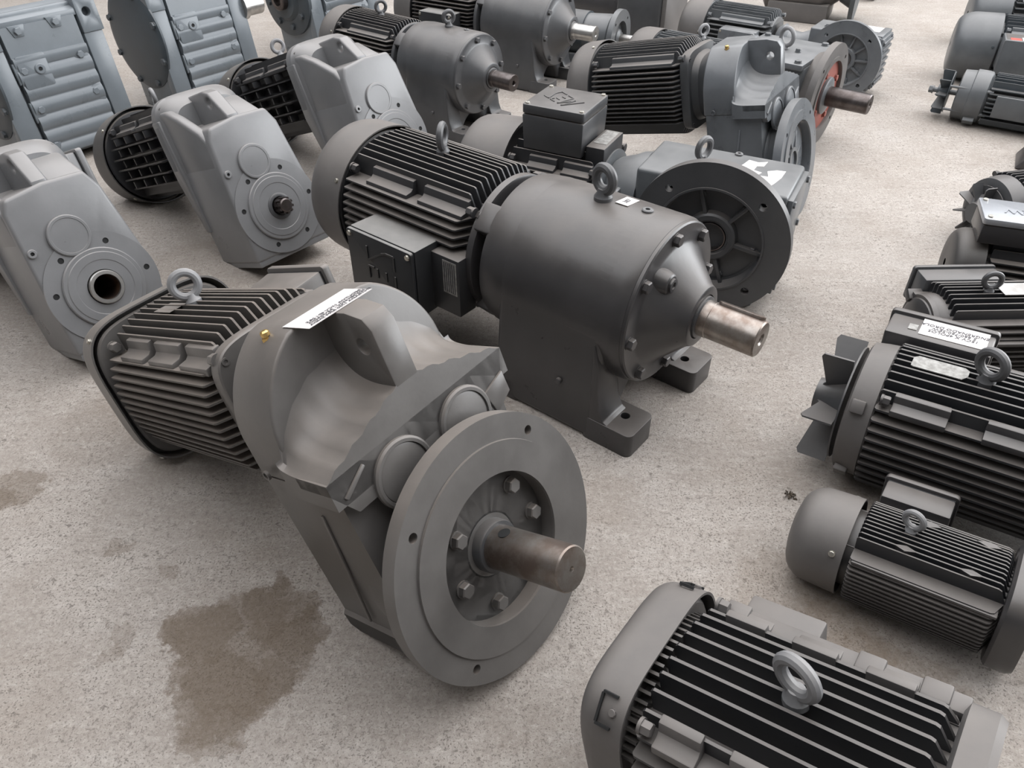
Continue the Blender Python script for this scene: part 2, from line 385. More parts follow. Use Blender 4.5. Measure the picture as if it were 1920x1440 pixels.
def terminal_box(root, side, x0, x1, u0, u1, d0, d1, mat, lidmat=None, screws=True, taper=0.0, gasket=True, lid=0.022, over=0.004, smat='screw'):
    """side: outward direction 'l' (-y), 'r' (+y), 't' (+z). u = across, d = outward distance."""
    R = {'t': Matrix.Identity(4), 'l': Matrix.Rotation(pi / 2, 4, 'X'), 'r': Matrix.Rotation(-pi / 2, 4, 'X')}[side]
    b = B(R)
    dl = d1 - lid; tp = taper
    ring0 = [(x0 + tp, u0 + tp, d0), (x1 - tp, u0 + tp, d0), (x1 - tp, u1 - tp, d0), (x0 + tp, u1 - tp, d0)]
    ring1 = [(x0, u0, dl - 0.003), (x1, u0, dl - 0.003), (x1, u1, dl - 0.003), (x0, u1, dl - 0.003)]
    b.loft([ring0, ring1]); box = b.build('terminal_box', mat, root, bevel=0.006)
    if gasket:
        B(R).box(x0 + .002, x1 - .002, u0 + .002, u1 - .002, dl - 0.005, dl + 0.001).build('gasket', 'rubber', box)
    l = B(R).prism(rrect(x0 - over, x1 + over, u0 - over, u1 + over, 0.010), 'z', dl, d1).build('box_lid', lidmat or mat, box, bevel=0.004)
    if screws:
        for x in (x0 + 0.014, x1 - 0.014):
            for u in (u0 + 0.014, u1 - 0.014):
                B(R).hexb((x, u, d1), (0, 0, 1), 0.0075, 0.005, 10).build('lid_screw', smat, box)
    return box
def logo(parent, mw, s, mat, h=0.0025):
    """raised angular three letter mark drawn with straight bars"""
    def bar(b, p, q, wd=0.05):
        p = Vector((p[0], p[1], 0)) * s; q = Vector((q[0], q[1], 0)) * s; d = (q - p); l = d.length
        m = Matrix.Translation((p + q) / 2) @ Matrix.Rotation(math.atan2(d.y, d.x), 4, 'Z')
        b.M = mw @ m; b.box(-l / 2, l / 2, -wd * s / 2, wd * s / 2, -0.001, h)
    for nm, st in (('s', [((.0, .0), (.42, .0)), ((.42, .0), (.06, .55)), ((.06, .55), (.0, .72)), ((.0, .72), (.0, 1)), ((.0, 1), (.42, 1))]),
                   ('e', [((.58, .0), (.95, .0)), ((.58, .33), (.85, .33)), ((.58, .66), (.85, .66)), ((.58, 1), (.95, 1)), ((.58, 0), (.58, .22))]),
                   ('w', [((1.05, 1), (1.22, 0)), ((1.22, 0), (1.38, .9)), ((1.38, .9), (1.55, 0)), ((1.55, 0), (1.75, 1.15))])):
        b = B()
        for p, q in st: bar(b, p, q)
        b.M = Matrix.Identity(4); b.build('raised_letter', mat, parent, smooth=False)
def plug(root, p, d, r=0.013, mat='eye'):
    p = Vector(p); d = Vector(d).normalized(); Mx = d.to_track_quat('X', 'Z').to_matrix().to_4x4(); Mx.translation = p
    b = B(Mx).lathe([(-0.003, r), (0.004, r), (0.006, r * 0.85), (0.006, r * 0.42), (0.001, r * 0.40)], 20)
    o = b.build('oil_plug', mat, root)
    B(Mx).lathe([(0.0012, r * 0.39), (0.0022, r * 0.39)], 6).build('plug_socket', 'hole', o)
def fan_blades(root, zc, x0, x1, r0, r1, n, mat, pitch=0.0, hubx=None, cy=0.0):
    b = B().lathe([(x1, r0 * 1.55), (x1 - 0.006, r0 * 1.6), (x0 + (x1 - x0) * .3, r0), (x0, r0 * 0.9)], 28, (cy, zc))
    b.lathe([(x1 + 0.002, r1 * 0.9), (x1 + 0.006, r1 * 0.9)], 40, (cy, zc))
    hub = b.build('cooling_fan', mat, root)
    for k in range(n):
        q = 2 * pi * k / n + pitch
        Mx = Matrix.Translation((0, cy, zc)) @ Matrix.Rotation(q, 4, 'X')
        pts = [(x1, r0 * 0.9), (x1, r1), (x0 + .006, r1 * 1.0), (x0, r1 * 0.93), (x0 + (x1 - x0) * 0.25, r0 * 1.2), (x0 + .01, r0 * .9)]
        B(Mx).prism(pts, 'y', -0.002, 0.002).build('fan_blade', mat, hub, smooth=False)
    return hub
def paper(root, o, u, v, wd, ht, mat='paper', name='paper_label'):
    m = basis(o, u, v); b = B(m).box(-wd / 2, wd / 2, -ht / 2, ht / 2, 0, 0.0008)
    return b.build(name, mat, root, smooth=False)

# ------------------------------------------------------------------ machines
def flange_motor(root, zm, xs, xr, R, rcov, lcov, covn, m_body, m_fin, m_cov, a=None, nf=9, hs=None, seg=3, eye=None, stuff=False, eyeax=(1, -.5, 0),
                 eyemat='eye', sides='tblr', fin_t=0.005, screws=4, sang=45, neck=None, padq=((-1, 1), (1, 1)), bolts=True, cy=0.0, slant=0.025, smat='screw', dome=0.06, xcore=None):
    a = a or R * 0.60
    core(root, zm, xr - 0.03, xs, R * 0.77, a, m_body, cy)
    fins(root, zm, xr + 0.012, xs - 0.01, R * 0.77, R, a, nf, m_fin, fin_t, slant, sides, stuff=stuff, cy=cy)
    L = xs - xr - 0.08
    segs = [(xr + 0.07 + L * k / seg + L / seg * 0.08, xr + 0.07 + L * (k + 1) / seg - L / seg * 0.12) for k in range(seg)]
    if padq: pads(root, zm, a, R, segs, m_body, padq, cy)
    if bolts:
        for sy, sz in padq:
            B().hexb((xr + 0.012, cy + sy * (a + R * 0.12), zm + sz * (a + R * 0.12)), (1, 0, 0), 0.013, 0.02).build('tie_bolt', m_body, root)
            B().hexb((xs - 0.004, cy + sy * (a + R * 0.12), zm + sz * (a + R * 0.12)), (-1, 0, 0), 0.013, 0.025).build('tie_bolt', m_body, root)
    if hs: shield(root, zm, xs - 0.02, xs + 0.018, hs, m_body, neck=neck, cy=cy)
    if rcov: B().sup([(xr - .045, rcov * .90), (xr - .012, rcov * .925), (xr - .008, rcov * .90)], covn, 56, (cy, zm)).build('rear_shield', m_body, root)
    if rcov: fan_cover(root, zm, xr, rcov, lcov, covn, m_cov, screws=screws, sang=sang, cy=cy, smat=smat, dome=dome)
    if eye is not None: eye_bolt(root, (eye, cy, zm + R * 0.97), R=R * 0.145, r=R * 0.05, mat=eyemat, ax=eyeax)

# --- F1: parallel shaft unit with deep pockets and output flange (local origin: centre of the flange face)
def f1_unit(label, loc, yaw, pit, rol, s, kind):
    near = kind == 'near'
    mb = 'warm' if near else 'steel_grey'
    root = thing('gear_motor', label, 'gear motor', loc, yaw, pit, rol, s, None)
    X0, X1 = -0.325, -0.068
    b = B()
    # lower box with base ridge
    prof = [(-.203, -.142), (.203, -.142), (.205, -.100), (.198, -.092), (.205, .235), (.216, .262), (.216, .292), (-.216, .292), (-.216, .262), (-.205, .235), (-.198, -.092), (-.205, -.100)]
    low = [(-.203, -.142), (.203, -.142), (.205, -.100), (.198, -.092), (.205, .26), (-.205, .26), (-.198, -.092), (-.205, -.100)]
    b.prism(low, 'x', X0, -.090)
    b.prism([(-.203, -.142), (.203, -.142), (.205, -.100), (-.205, -.100)], 'x', X0, X1)
    b.prism([(-.190, .225), (.190, .225), (.224, .280), (.224, .303), (-.224, .303), (-.224, .280)], 'x', -.16, X1)
    # output boss swelling out of the front
    b.lathe([(-.16, 0.204), (-.100, 0.204), (-.085, 0.198), (-.07, 0.175), (-0.03, 0.15)], 56)
    # front ridge plate: a roof shape with waved edge
    ys = [-.224 + 0.448 * i / 36 for i in range(37)]
    def ztop(y):
        q = max(0.0, 1 - abs(y) / .224)
        return .303 + .076 * q ** 0.9 + (.0026 * sin(abs(y) * 2 * pi / .046) if abs(y) > .03 else 0)
    # pocket floor: concave sweep from the waved front edge up to the drum
    nx = 18; grid = []
    for y in ys:
        zd = .325 + sqrt(max(.203 ** 2 - y * y, 0.0)) ** 1.0 if abs(y) < .203 else .325
        zd = min(zd, 0.505)
        row = []
        for k in range(nx + 1):
            q = k / nx * pi / 2
            x = X1 + (-0.205 - X1) * sin(q) ** 0.62
            wv = ztop(y) + (max(zd, ztop(y)) - ztop(y)) * (1 - cos(q) ** 0.62) ** 1.0 if k < nx else max(zd, ztop(y))
            row.append((x, y, wv))
        grid.append(row)
    V = [[b.v(p) for p in row] for row in grid]
    Vb = [[b.v((p[0], p[1], 0.25)) for p in row] for row in grid]
    for i in range(len(V) - 1):
        for k in range(nx): b.faces([[V[i][k], V[i + 1][k], V[i + 1][k + 1], V[i][k + 1]]])
        b.faces([[V[i][0], Vb[i][0], Vb[i + 1][0], V[i + 1][0]]])
        b.faces([[V[i][nx], V[i + 1][nx], Vb[i + 1][nx], Vb[i][nx]]])
    for i in (0, len(V) - 1):
        for k in range(nx): b.faces([[V[i][k], V[i][k + 1], Vb[i][k + 1], Vb[i][k]]])
    house = b.build('gear_housing', mb, root, ang=38)
    # drum behind the pockets
    pts = [(.205, .26), (.205, .345)] + circ(.207, 20, (0, .325), radians(12), radians(62), True) + [(.075, .512), (-.075, .512)] + circ(.207, 20, (0, .325), radians(118), radians(168), True) + [(-.205, .345), (-.205, .26)]
    B().prism(pts, 'x', -.335, -.2).build('gear_drum', mb, root, bevel=0.006, seg=3)
    # lifting lug web
    lg = [(-.21, .36), (-.21, .512), (-.125, .511), (-.082, .500), (X1 + .0004, .478), (X1 + .0004, .366), (-.10, .36)]
    B().prism(lg, 'y', -.027, .027, [(-.112, .446, .016, 20)]).build('lifting_lug', mb, root, bevel=0.003, bang=50)
    # bearing caps
    for y in (-.083, .083):
        o = B().lathe([(X1 - .002, .066), (X1 + .006, .066), (X1 + .009, .062), (X1 + .009, .056), (X1 + .004, .055), (X1 + .004, .0)][:-1], 44, (y, .228)).build('bearing_cap', mb, root)
        B().lathe([(X1, .0538), (X1 + .0055, .0538), (X1 + .0065, .05)], 44, (y, .228)).build('cap_disc', mb, o)
    B().prism([(.145, .245), (.205, .262), (.208, .215), (.160, .192)], 'x', X1 - .004, X1 + .005).build('cast_pad', mb, root, bevel=0.002)
    B().prism([(-.205, .265), (-.150, .296), (-.146, .290), (-.20, .258)], 'x', X1 - .004, X1 + .004).build('cast_rib', mb, root, bevel=0.0015)
    B(Matrix.Translation((-.20, -.2045, .06)) @ Matrix.Rotation(radians(8), 4, 'Y')).box(-.004, .004, -.003, .002, -.14, .14).build('side_rib', mb, root, bevel=0.0015)
    plug(root, (X1, .172, .170), (1, 0, 0), 0.014, 'warm' if near else 'steel_grey')
    Mx = Matrix.Rotation(-pi / 2, 4, 'Z')
    B(Matrix.Translation((-.29, -.2165, .275)) @ Mx).lathe([(-.004, .010), (.0015, .010), (.0015, .007), (-.002, .007)], 18).build('side_plug', mb, root)
    # breather
    o = B(Matrix.Translation((-.262, -.105, .495)) @ Matrix.Rotation(-pi / 2, 4, 'Y')).lathe([(-.004, .0105), (.008, .0105)], 6).build('breather', 'brass', root)
    B(Matrix.Translation((-.262, -.105, .495)) @ Matrix.Rotation(-pi / 2, 4, 'Y')).lathe([(.008, .006), (.011, .006), (.011, .0085), (.018, .0085), (.021, .0055)], 14).build('breather_cap', 'brass', o)
    # flange
    hq = .2268 / sqrt(2)
    if near:
        f = B().disc(.2573, -.032, 0, [(hq, hq, .0095, 16), (-hq, hq, .0095, 16), (-hq, -hq, .0095, 16), (hq, -hq, .0095, 16), (0, 0, .146, 56)], 96)
        f.ring([(-.001, .208), (.0045, .207), (.0045, .147), (-.001, .146)], 80)
        f.ring([(-.040, .150), (-.030, .150), (-.030, .064), (-.040, .064)], 56)
        fl = f.build('output_flange', mb, root, ang=30)
        B().lathe([(-.07, .20), (-.032, .205)], 48, cap=False).build('flange_hub', mb, root)
        for (y, z) in ((.092, .074), (.118, -.012), (-.068, .068), (-.098, -.026), (-.040, -.112), (.070, -.100)):
            B().hexb((-.030, y, z), (1, 0, 0), 0.0155, 0.018).build('flange_bolt', mb, fl)
        B().ring([(-.036, .0655), (-.030, .0655), (-.030, .0615), (-.066, .0600), (-.072, .0600), (-.072, .0655)], 40).build('shaft_groove', 'rubber', root)  # black lining paints the dark of the deep groove around the shaft
        B().lathe([(-.0725, .062), (-.068, .062)], 40).build('bore_bottom', 'charcoal', root)
        B().lathe([(-.09, .052), (-.012, .052), (-.008, .050), (-.008, .041)], 44).build('shaft_collar', 'charcoal2', root)
        sh = B().lathe([(-.05, .0425), (.1635, .0425), (.1663, .0400), (.1663, .0055), (.157, .003)], 48).build('output_shaft', 'shaft', root)
        kw = [(.022 + .012 * cos(q), .0 + .012 * sin(q)) for q in [2 * pi * i / 20 for i in range(20)]]
        B().prism(kw, 'z', .036, .0432).build('cross_hole', 'hole', sh)
    else:
        f = B().disc(.2573, -.035, 0, [(hq, hq, .0095, 16), (-hq, hq, .0095, 16), (-hq, -hq, .0095, 16), (hq, -hq, .0095, 16), (0, 0, .168, 56)], 80)
        f.ring([(-.001, .212), (.005, .212), (.005, .17), (-.001, .168)], 64)
        fl = f.build('output_flange', mb, root, ang=30)
        B().lathe([(-.075, .2), (-.055, .175), (-.05, .06), (-.02, .058), (-.02, .042), (-.10, .042)], 44, cap=False).build('flange_hub', 'slate', root)
        for k in range(8):
            q = 2 * pi * k / 8 + .2
            B(Matrix.Rotation(q, 4, 'X')).prism([(-.052, .055), (-.022, .06), (-.034, .168), (-.056, .17)], 'y', -.006, .006).build('flange_rib', mb, fl, bevel=0.002)
            B().hexb((-.052, .125 * cos(q + .39), .125 * sin(q + .39)), (1, 0, 0), .013, .014).build('flange_bolt', mb, fl)
    # motor
    if near:
        flange_motor(root, .3254, -.425, -.9654, .190, .199, .10, 4.2, 'warm', 'warmfin', 'warm', nf=13, hs=.163, eye=-.735, eyemat='eyel', eyeax=(1, -.4, 0), seg=3, neck=(-.330, .155), fin_t=0.0045, sang=45, slant=.03, dome=0.03)
        tb = terminal_box(root, 'r', -.905, -.660, -.450, -.250, .15, .305, 'warm', gasket=True, lid=.02, screws=False, taper=.016, over=.010)
        # the lid faces sideways: keep its rim proud
        paper(root, (-.19, -.012, .5128), (0, 1, 0), (1, 0, 0), .145, .085)
        lab = [c for c in root.children if c.name.startswith('paper_label')][0]
        txt = "REDUTOR 15CV 4P i 28,5\n220/380/660V - REVISADO\nENTRADA 1750 RPM SAIDA"
        text_part('handwriting', txt, .0115, 'ink', lab, basis((-.166, -.006, .5138), (0, -1, 0), (-1, 0, 0)), .0002, lines=.95)
        paper(root, (-.80, -.03, .3254 + .187), (1, 0, 0), (0, 1, 0), .085, .045, 'warm', 'nameplate')
    else:
        flange_motor(root, .3400, -.43, -.88, .200, .218, .13, 2.0, 'slatefin', 'slatefin', 'covergrey', nf=13, hs=.165, eye=None, seg=1, neck=(-.335, .16), fin_t=0.005, sang=20, slant=.03)
    return root

# --- F2: smooth tapered parallel shaft unit
def f2_unit(label, loc, yaw, pit, s, kind):
    root = thing('gear_motor', label, 'gear motor', loc, yaw, pit, 0, s)
    mb = 'light'
    hol = [(.130 * cos(radians(q)), .130 * sin(radians(q))) for q in (3, 63, 124, 169, 244, 302)]
    b = B()
    face = [(-.150, -.150), (.150, -.150), (.154, .03), (.118, .26), (.092, .308), (-.02, .312), (-.125, .298), (-.143, .262), (-.152, .03)]
    back = [(-.145, -.150), (.145, -.150), (.150, .03), (.14, .24), (.125, .285), (-.02, .29), (-.125, .285), (-.14, .24), (-.150, .03)]
    if kind == 'hollow':
        b.prism(face, 'x', -.262, 0, [(0, 0, .047, 40)])
    else:
        b.prism(face, 'x', -.262, 0)
    b.build('gear_housing', mb, root, bevel=0.010, seg=3, bang=30, ang=50)
    B().box(-.226, -.004, -.146, .146, -.168, -.135).build('base_rail', mb, root, bevel=0.004)
    # motor rim
    B().sup([(-.315, .150), (-.305, .160), (-.272, .160), (-.262, .154), (-.24, .150), (-.20, .120)], 4.2, 64, (0, .268)).build('motor_rim', mb, root)
    for sy in (-1, 1):
        y0, y1 = sorted((sy * .12, sy * .1585))
        B().prism([(-.312, .36), (-.258, .36), (-.236, -.03), (-.262, -.03), (-.312, .16)], 'y', y0, y1).build('side_web', mb, root, bevel=0.005, seg=2)
        B().lathe([(-.266, .0075), (-.2575, .0075), (-.2575, .0045), (-.262, .0045)], 14, (sy * .128, .392)).build('rim_bolt', 'covergrey', root)
    # lug and shoulders
    B().prism([(-.26, .27), (-.26, .405), (-.12, .408), (-.085, .398), (-.018, .318), (-.018, .27)], 'y', -.042, .004, [(-.098, .368, .015, 18)]).build('lifting_lug', mb, root, bevel=0.008, seg=3, bang=50)
    B().prism([(-.26, .25), (-.26, .38), (-.18, .37), (-.06, .30), (-.03, .25)], 'y', .012, .118).build('shoulder', mb, root, bevel=0.012, seg=3)
    B().prism([(-.255, .0), (-.262, .385), (-.215, .380), (-.15, .352), (-.045, .292), (-.016, .262), (-.016, .0)], 'y', -.1462, -.108).build('shoulder', mb, root, bevel=0.012, seg=3, bang=25, ang=50)
    b = B(); nk = 14; V = []; Vb = []
    for y in (-.118, -.110, -.10, -.07, -.04):
        r0 = []; r1 = []
        for k in range(nk + 1):
            q = k / nk * pi / 2
            x = -.030 - .217 * sin(q) ** .7; z = .290 + (.108 if y > -.125 else .085) * (1 - cos(q) ** .7 if k < nk else 1)
            r0.append(b.v((x, y, z))); r1.append(b.v((x, y, .22)))
        V.append(r0); Vb.append(r1)
    for i in range(4):
        for k in range(nk): b.faces([[V[i][k], V[i + 1][k], V[i + 1][k + 1], V[i][k + 1]]])
        b.faces([[V[i][0], Vb[i][0], Vb[i + 1][0], V[i + 1][0]], [V[i][nk], V[i + 1][nk], Vb[i + 1][nk], Vb[i][nk]]])
    for i in (0, 4):
        for k in range(nk): b.faces([[V[i][k], V[i][k + 1], Vb[i][k + 1], Vb[i][k]]])
    b.build('pocket', mb, root, ang=45)
    # front bosses
    B().disc(.157, -.004, .0035, [(y, z, .0085, 14) for y, z in hol] + [(0, 0, .108, 40)], 72).build('mounting_ring', mb, root, ang=30)
    for (y, z) in hol: B().lathe([(.0002, .0083), (.0010, .0083)], 14, (y, z)).build('bolt_hole', 'hole', root)
    b = B()
    ins = .050 if kind == 'hollow' else .044
    b.ring([(-.003, .112), (.008, .112), (.011, .109), (.011, .100), (.013, .098), (.013, .078), (.0115, .076), (.0115, ins), (-.003, ins)], 60)
    hub = b.build('output_hub', mb, root)
    b = B().lathe([(-.004, .057), (.007, .0565), (.009, .054), (.009, .048), (.0075, .047), (.0075, .006)], 44, (-.022, .162)); b.build('bearing_cap', mb, root)
    plug(root, (0.001, -.128, .150), (1, 0, 0), .0125, mb)
    if kind == 'hollow':
        B().lathe([(-.20, .0475), (.018, .0475), (.0215, .045), (.0215, .0365), (.019, .0355), (-.20, .0350)], 48, cap=False).build('hollow_shaft', 'bright', hub)
        B().lathe([(.014, .0349), (-.17, .0347), (-.17, .002)], 40, cap=False).build('shaft_bore', 'rust', hub)
    else:
        B().lathe([(-.01, .044), (.014, .044), (.016, .040), (.016, .032), (.002, .030)], 40).build('shaft_ring', 'charcoal2', hub)
        sp = B(); sp.lathe([(-.01, .027), (.03, .027)], 32)
        for k in range(10):
            q = 2 * pi * k / 10
            sp.M = Matrix.Rotation(q, 4, 'X'); sp.box(.02, .052, -.004, .004, .0, .0285)
        sp.M = Matrix.Identity(4); sp.lathe([(.02, .024), (.052, .023), (.056, .019)], 20)
        sp.build('splined_shaft', 'darkshaft', hub)
    # motor behind
    zm = .2557
    flange_motor(root, zm, -.335, -.79, .160, .187, .16, 2.05, 'black', 'black', 'darkcover', a=.098, nf=6, hs=None, seg=2, eye=-.56 if kind != 'hollow' else None, eyemat='eyel', eyeax=(.3, 1, 0) if s == 1.0 else (1, -.5, 0), fin_t=0.005, sang=45, slant=.01)
    for sx in (-.70, -.60, -.50, -.42):
        for k in range(5):
            z = zm - .08 + .04 * k
            B().box(sx - .004, sx + .004, -.152, -.118, z - .012, z + .012).build('fin_web', 'black', root, smooth=False)
    core(root, zm, -.36, -.29, .13, .1, 'black', name='adapter')
    if kind == 'hollow':
        terminal_box(root, 'r', -.56, -.36, -.36, -.20, .12, .235, mb, gasket=True, lid=.02, screws=False, over=.008)
    return root

# --- R: inline unit on feet
def r_unit(label, loc, yaw, s, kind, mb='charcoal', mcov='covergrey', mfin='black'):
    root = thing('gear_motor', label, 'gear motor', loc, yaw, 0, 0, s)
    h, Rd, W = .3386, .2141, .453; xd = -.0654
    detail = kind == 'near'
    fz = .072
    # body: round top, straight legs, open arch below
    out = [(-W / 2, 0), (-W / 2 + .13, 0)] + [(-W / 2 + .13 + .0965 * (1 - cos(q)), .11 * sin(q)) for q in [pi / 2 * i / 8 for i in range(9)]][1:] + \
          [(W / 2 - .13 - .0965 * (1 - cos(q)), .11 * sin(q)) for q in [pi / 2 * i / 8 for i in range(8, -1, -1)]] + [(W / 2, 0)] + \
          [(W / 2, .16), (.222, .24)] + circ(.2195, 36, (0, h), radians(-8), radians(188), True) + [(-.222, .24), (-W / 2, .16)]
    b = B().prism(out, 'x', -.440, -.112)
    b.build('gear_housing', mb, root, bevel=0.020, seg=4, bang=40, ang=42)
    B().lathe([(-.515, .196), (-.508, .208), (-.49, .2135), (-.44, .219), (-.10, .2195), (-.078, .2185), (-.068, .214), (-.0655, .208)], 72, (0, h)).build('gear_drum', mb, root)
    # front feet blending up into the body
    for sy in (-1, 1):
        y0, y1 = sorted((sy * W / 2, sy * (W / 2 - .118)))
        ft = B().prism(rrect(-.15, 0, y0, y1, .018, 4), 'z', 0, fz, [(-.058, sy * .158, .0125, 20)])
        fo = ft.build('foot', mb, root, bevel=0.012, seg=3, bang=50)
        rp = [(-.13, .30), (-.112, .24), (-.108, .16), (-.100, .11), (-.086, .078), (-.060 - .01, fz - .002), (-.13, fz - .002)]
        u0, u1 = sorted((sy * W / 2, sy * (W / 2 - .10)))
        B().prism(rp, 'y', u0 + .001, u1 - .001).build('foot_web', mb, root, bevel=0.006, seg=2, bang=25, ang=60)
        u0, u1 = sorted((sy * W / 2, sy * (W / 2 - .118)))
        B().prism(rrect(-.47, -.36, u0, u1, .018, 4), 'z', 0, fz).build('foot', mb, root, bevel=0.008, seg=3, bang=50)
    B(Matrix.Translation((-.225, -W / 2, .15)) @ Matrix.Rotation(-pi / 2, 4, 'Z')).lathe([(-.01, .009), (.008, .009), (.010, .006)], 12).build('drain_plug', mb, root)
    # cover
    c = B().lathe([(xd - .002, .2135), (xd + .006, .213), (xd + .009, .209), (xd + .009, .168), (xd + .013, .160), (xd + .030, .140), (.022, .084), (.034, .078), (.036, .074), (.036, .058), (.030, .056), (.030, .045)], 72, (0, h), cap=False)
    if detail:
        pass
    cov = c.build('gear_cover', mb, root)
    for k in range(8):
        q = .09 + k * pi / 4
        B().hexb((xd + .008, .188 * cos(q), h + .188 * sin(q)), (1, 0, 0), .0155, .016).build('cover_bolt', mb, cov)
    if detail:
        Mx = Matrix.Translation((-.032, -.082, h + .082)) @ Matrix.Rotation(radians(135), 4, 'X')
        b2 = B(); b2.M = Matrix.Translation((0, 0, 0))
        b2.lathe([(-.07, .040), (-.040, .031), (-.024, .026), (-.021, .022)], 28, (-.078, h + .106)); o2 = b2.build('boss', mb, cov)
        B().lathe([(-.023, .017), (-.015, .017), (-.015, .009), (-.019, .008)], 24, (-.078, h + .106)).build('boss_plug', mb, o2)
    B().lathe([(.026, .056), (.040, .054), (.042, .048)], 44, (0, h)).build('seal', 'charcoal2' if detail else mb, cov)
    sm = 'shaft' if detail else ('darkshaft' if kind == 'mid' else 'bright')
    sh = B().lathe([(.02, .0465), (.062, .0465), (.0635, .0455), (.1865, .0455), (.1899, .042), (.1899, .016), (.186, .012), (.172, .010), (.17, .002)], 52, (0, h)).build('output_shaft', sm, root)
    # key
    an = radians(65) if detail else (radians(-60) if kind == 'mid' else radians(75))
    Mx = Matrix.Translation((0, 0, h)) @ Matrix.Rotation(an - pi / 2, 4, 'X')
    kp = [(.172 + .011 * cos(q), .011 * sin(q)) for q in [-pi / 2 + pi * i / 8 for i in range(9)]] + [(.075 + .011 * cos(q), .011 * sin(q)) for q in [pi / 2 + pi * i / 8 for i in range(9)]]
    B(Mx).prism(kp, 'z', .036, .0525 if detail else .0462).build('shaft_key', sm if detail else 'charcoal', sh, bevel=0.0015)
    # eye bolt, plug, sticker
    eye_bolt(root, (-.275, 0, h + .2185), ax=(0.25, 1, 0) if detail else (1, -.6, 0), R=.029, r=.0125, mat='eye')
    plug(root, (-.155, .012, h + .2185), (0, .05, 1), .0145, 'eye')
    if detail:
        st = paper(root, (-.222, .028, h + .2178), (0, 1, 0), (-1, 0, 0.0), .058, .036)
        st.data.transform(Matrix.Translation((-.222, .028, h + .2178)) @ Matrix.Rotation(radians(-7), 4, 'X') @ Matrix.Translation((.222, -.028, -h - .2178)))
        text_part('number', "387", .019, 'ink', st, Matrix.Translation((0, 0, .0005)) @ basis((-.222, .028, h + .2185), (0, 1, -.12), (-1, 0, 0)), .0002)
    # adapter lantern and motor
    b = B().lathe([(-.56, .12), (-.50, .12)], 40, (0, h)); b.build('adapter', 'hole', root)
    for q in (45, 135, 225, 315):
        Mx = Matrix.Translation((0, 0, h)) @ Matrix.Rotation(radians(q - 90), 4, 'X')
        B(Mx).box(-.556, -.498, -.040, .040, .155, .207).build('adapter_lug', mb, root, bevel=0.005)
        B(Mx).hexb((-.556, 0, .185), (-1, 0, 0), .016, .022).build('adapter_bolt', mb, root)
    B().lathe([(-.575, .175), (-.568, .197), (-.548, .197), (-.545, .19)], 56, (0, h)).build('end_shield', mb, root)
    flange_motor(root, h, -.57, -1.055, .205, .214, .155, 2.0, mfin, mfin, mcov, a=.118, nf=12, hs=None, eye=-.815, eyeax=(1, .55, 0) if detail else (1, -.6, 0), seg=2 if detail else 1, fin_t=.0048, sang=150, slant=.028, screws=3, padq=((-1, 1), (1, 1)), stuff=(kind == 'far'))
    if detail or kind == 'far':
        x0, x1 = (-.915, -.662)
        tb = terminal_box(root, 'l', x0, x1, .185, .397, .165, .302, 'blackbox', gasket=False, lid=.012, taper=.003, over=.0, smat='screw')
        if detail:
            logo(tb, basis((-.835, -.3022, .365), (0, 0, -1), (1, 0, 0)), .105, 'blackbox')
            B().box(-.665, -.565, -.226, -.16, .20, .375).build('plate_block', 'black', root, bevel=.003)
            np_ = B().box(-.622, -.573, -.2275, -.2255, .265, .365).build('nameplate', 'plate', root)
            for k in range(6):
                B().box(-.617 + .0072 * k, -.6145 + .0072 * k, -.2281, -.2274, .270, .360).build('print_line', 'ink', np_, smooth=False)
    else:
        B().box(-.665, -.575, -.222, -.16, .24, .34).build('plate_block', 'black', root, bevel=.003)
    return root

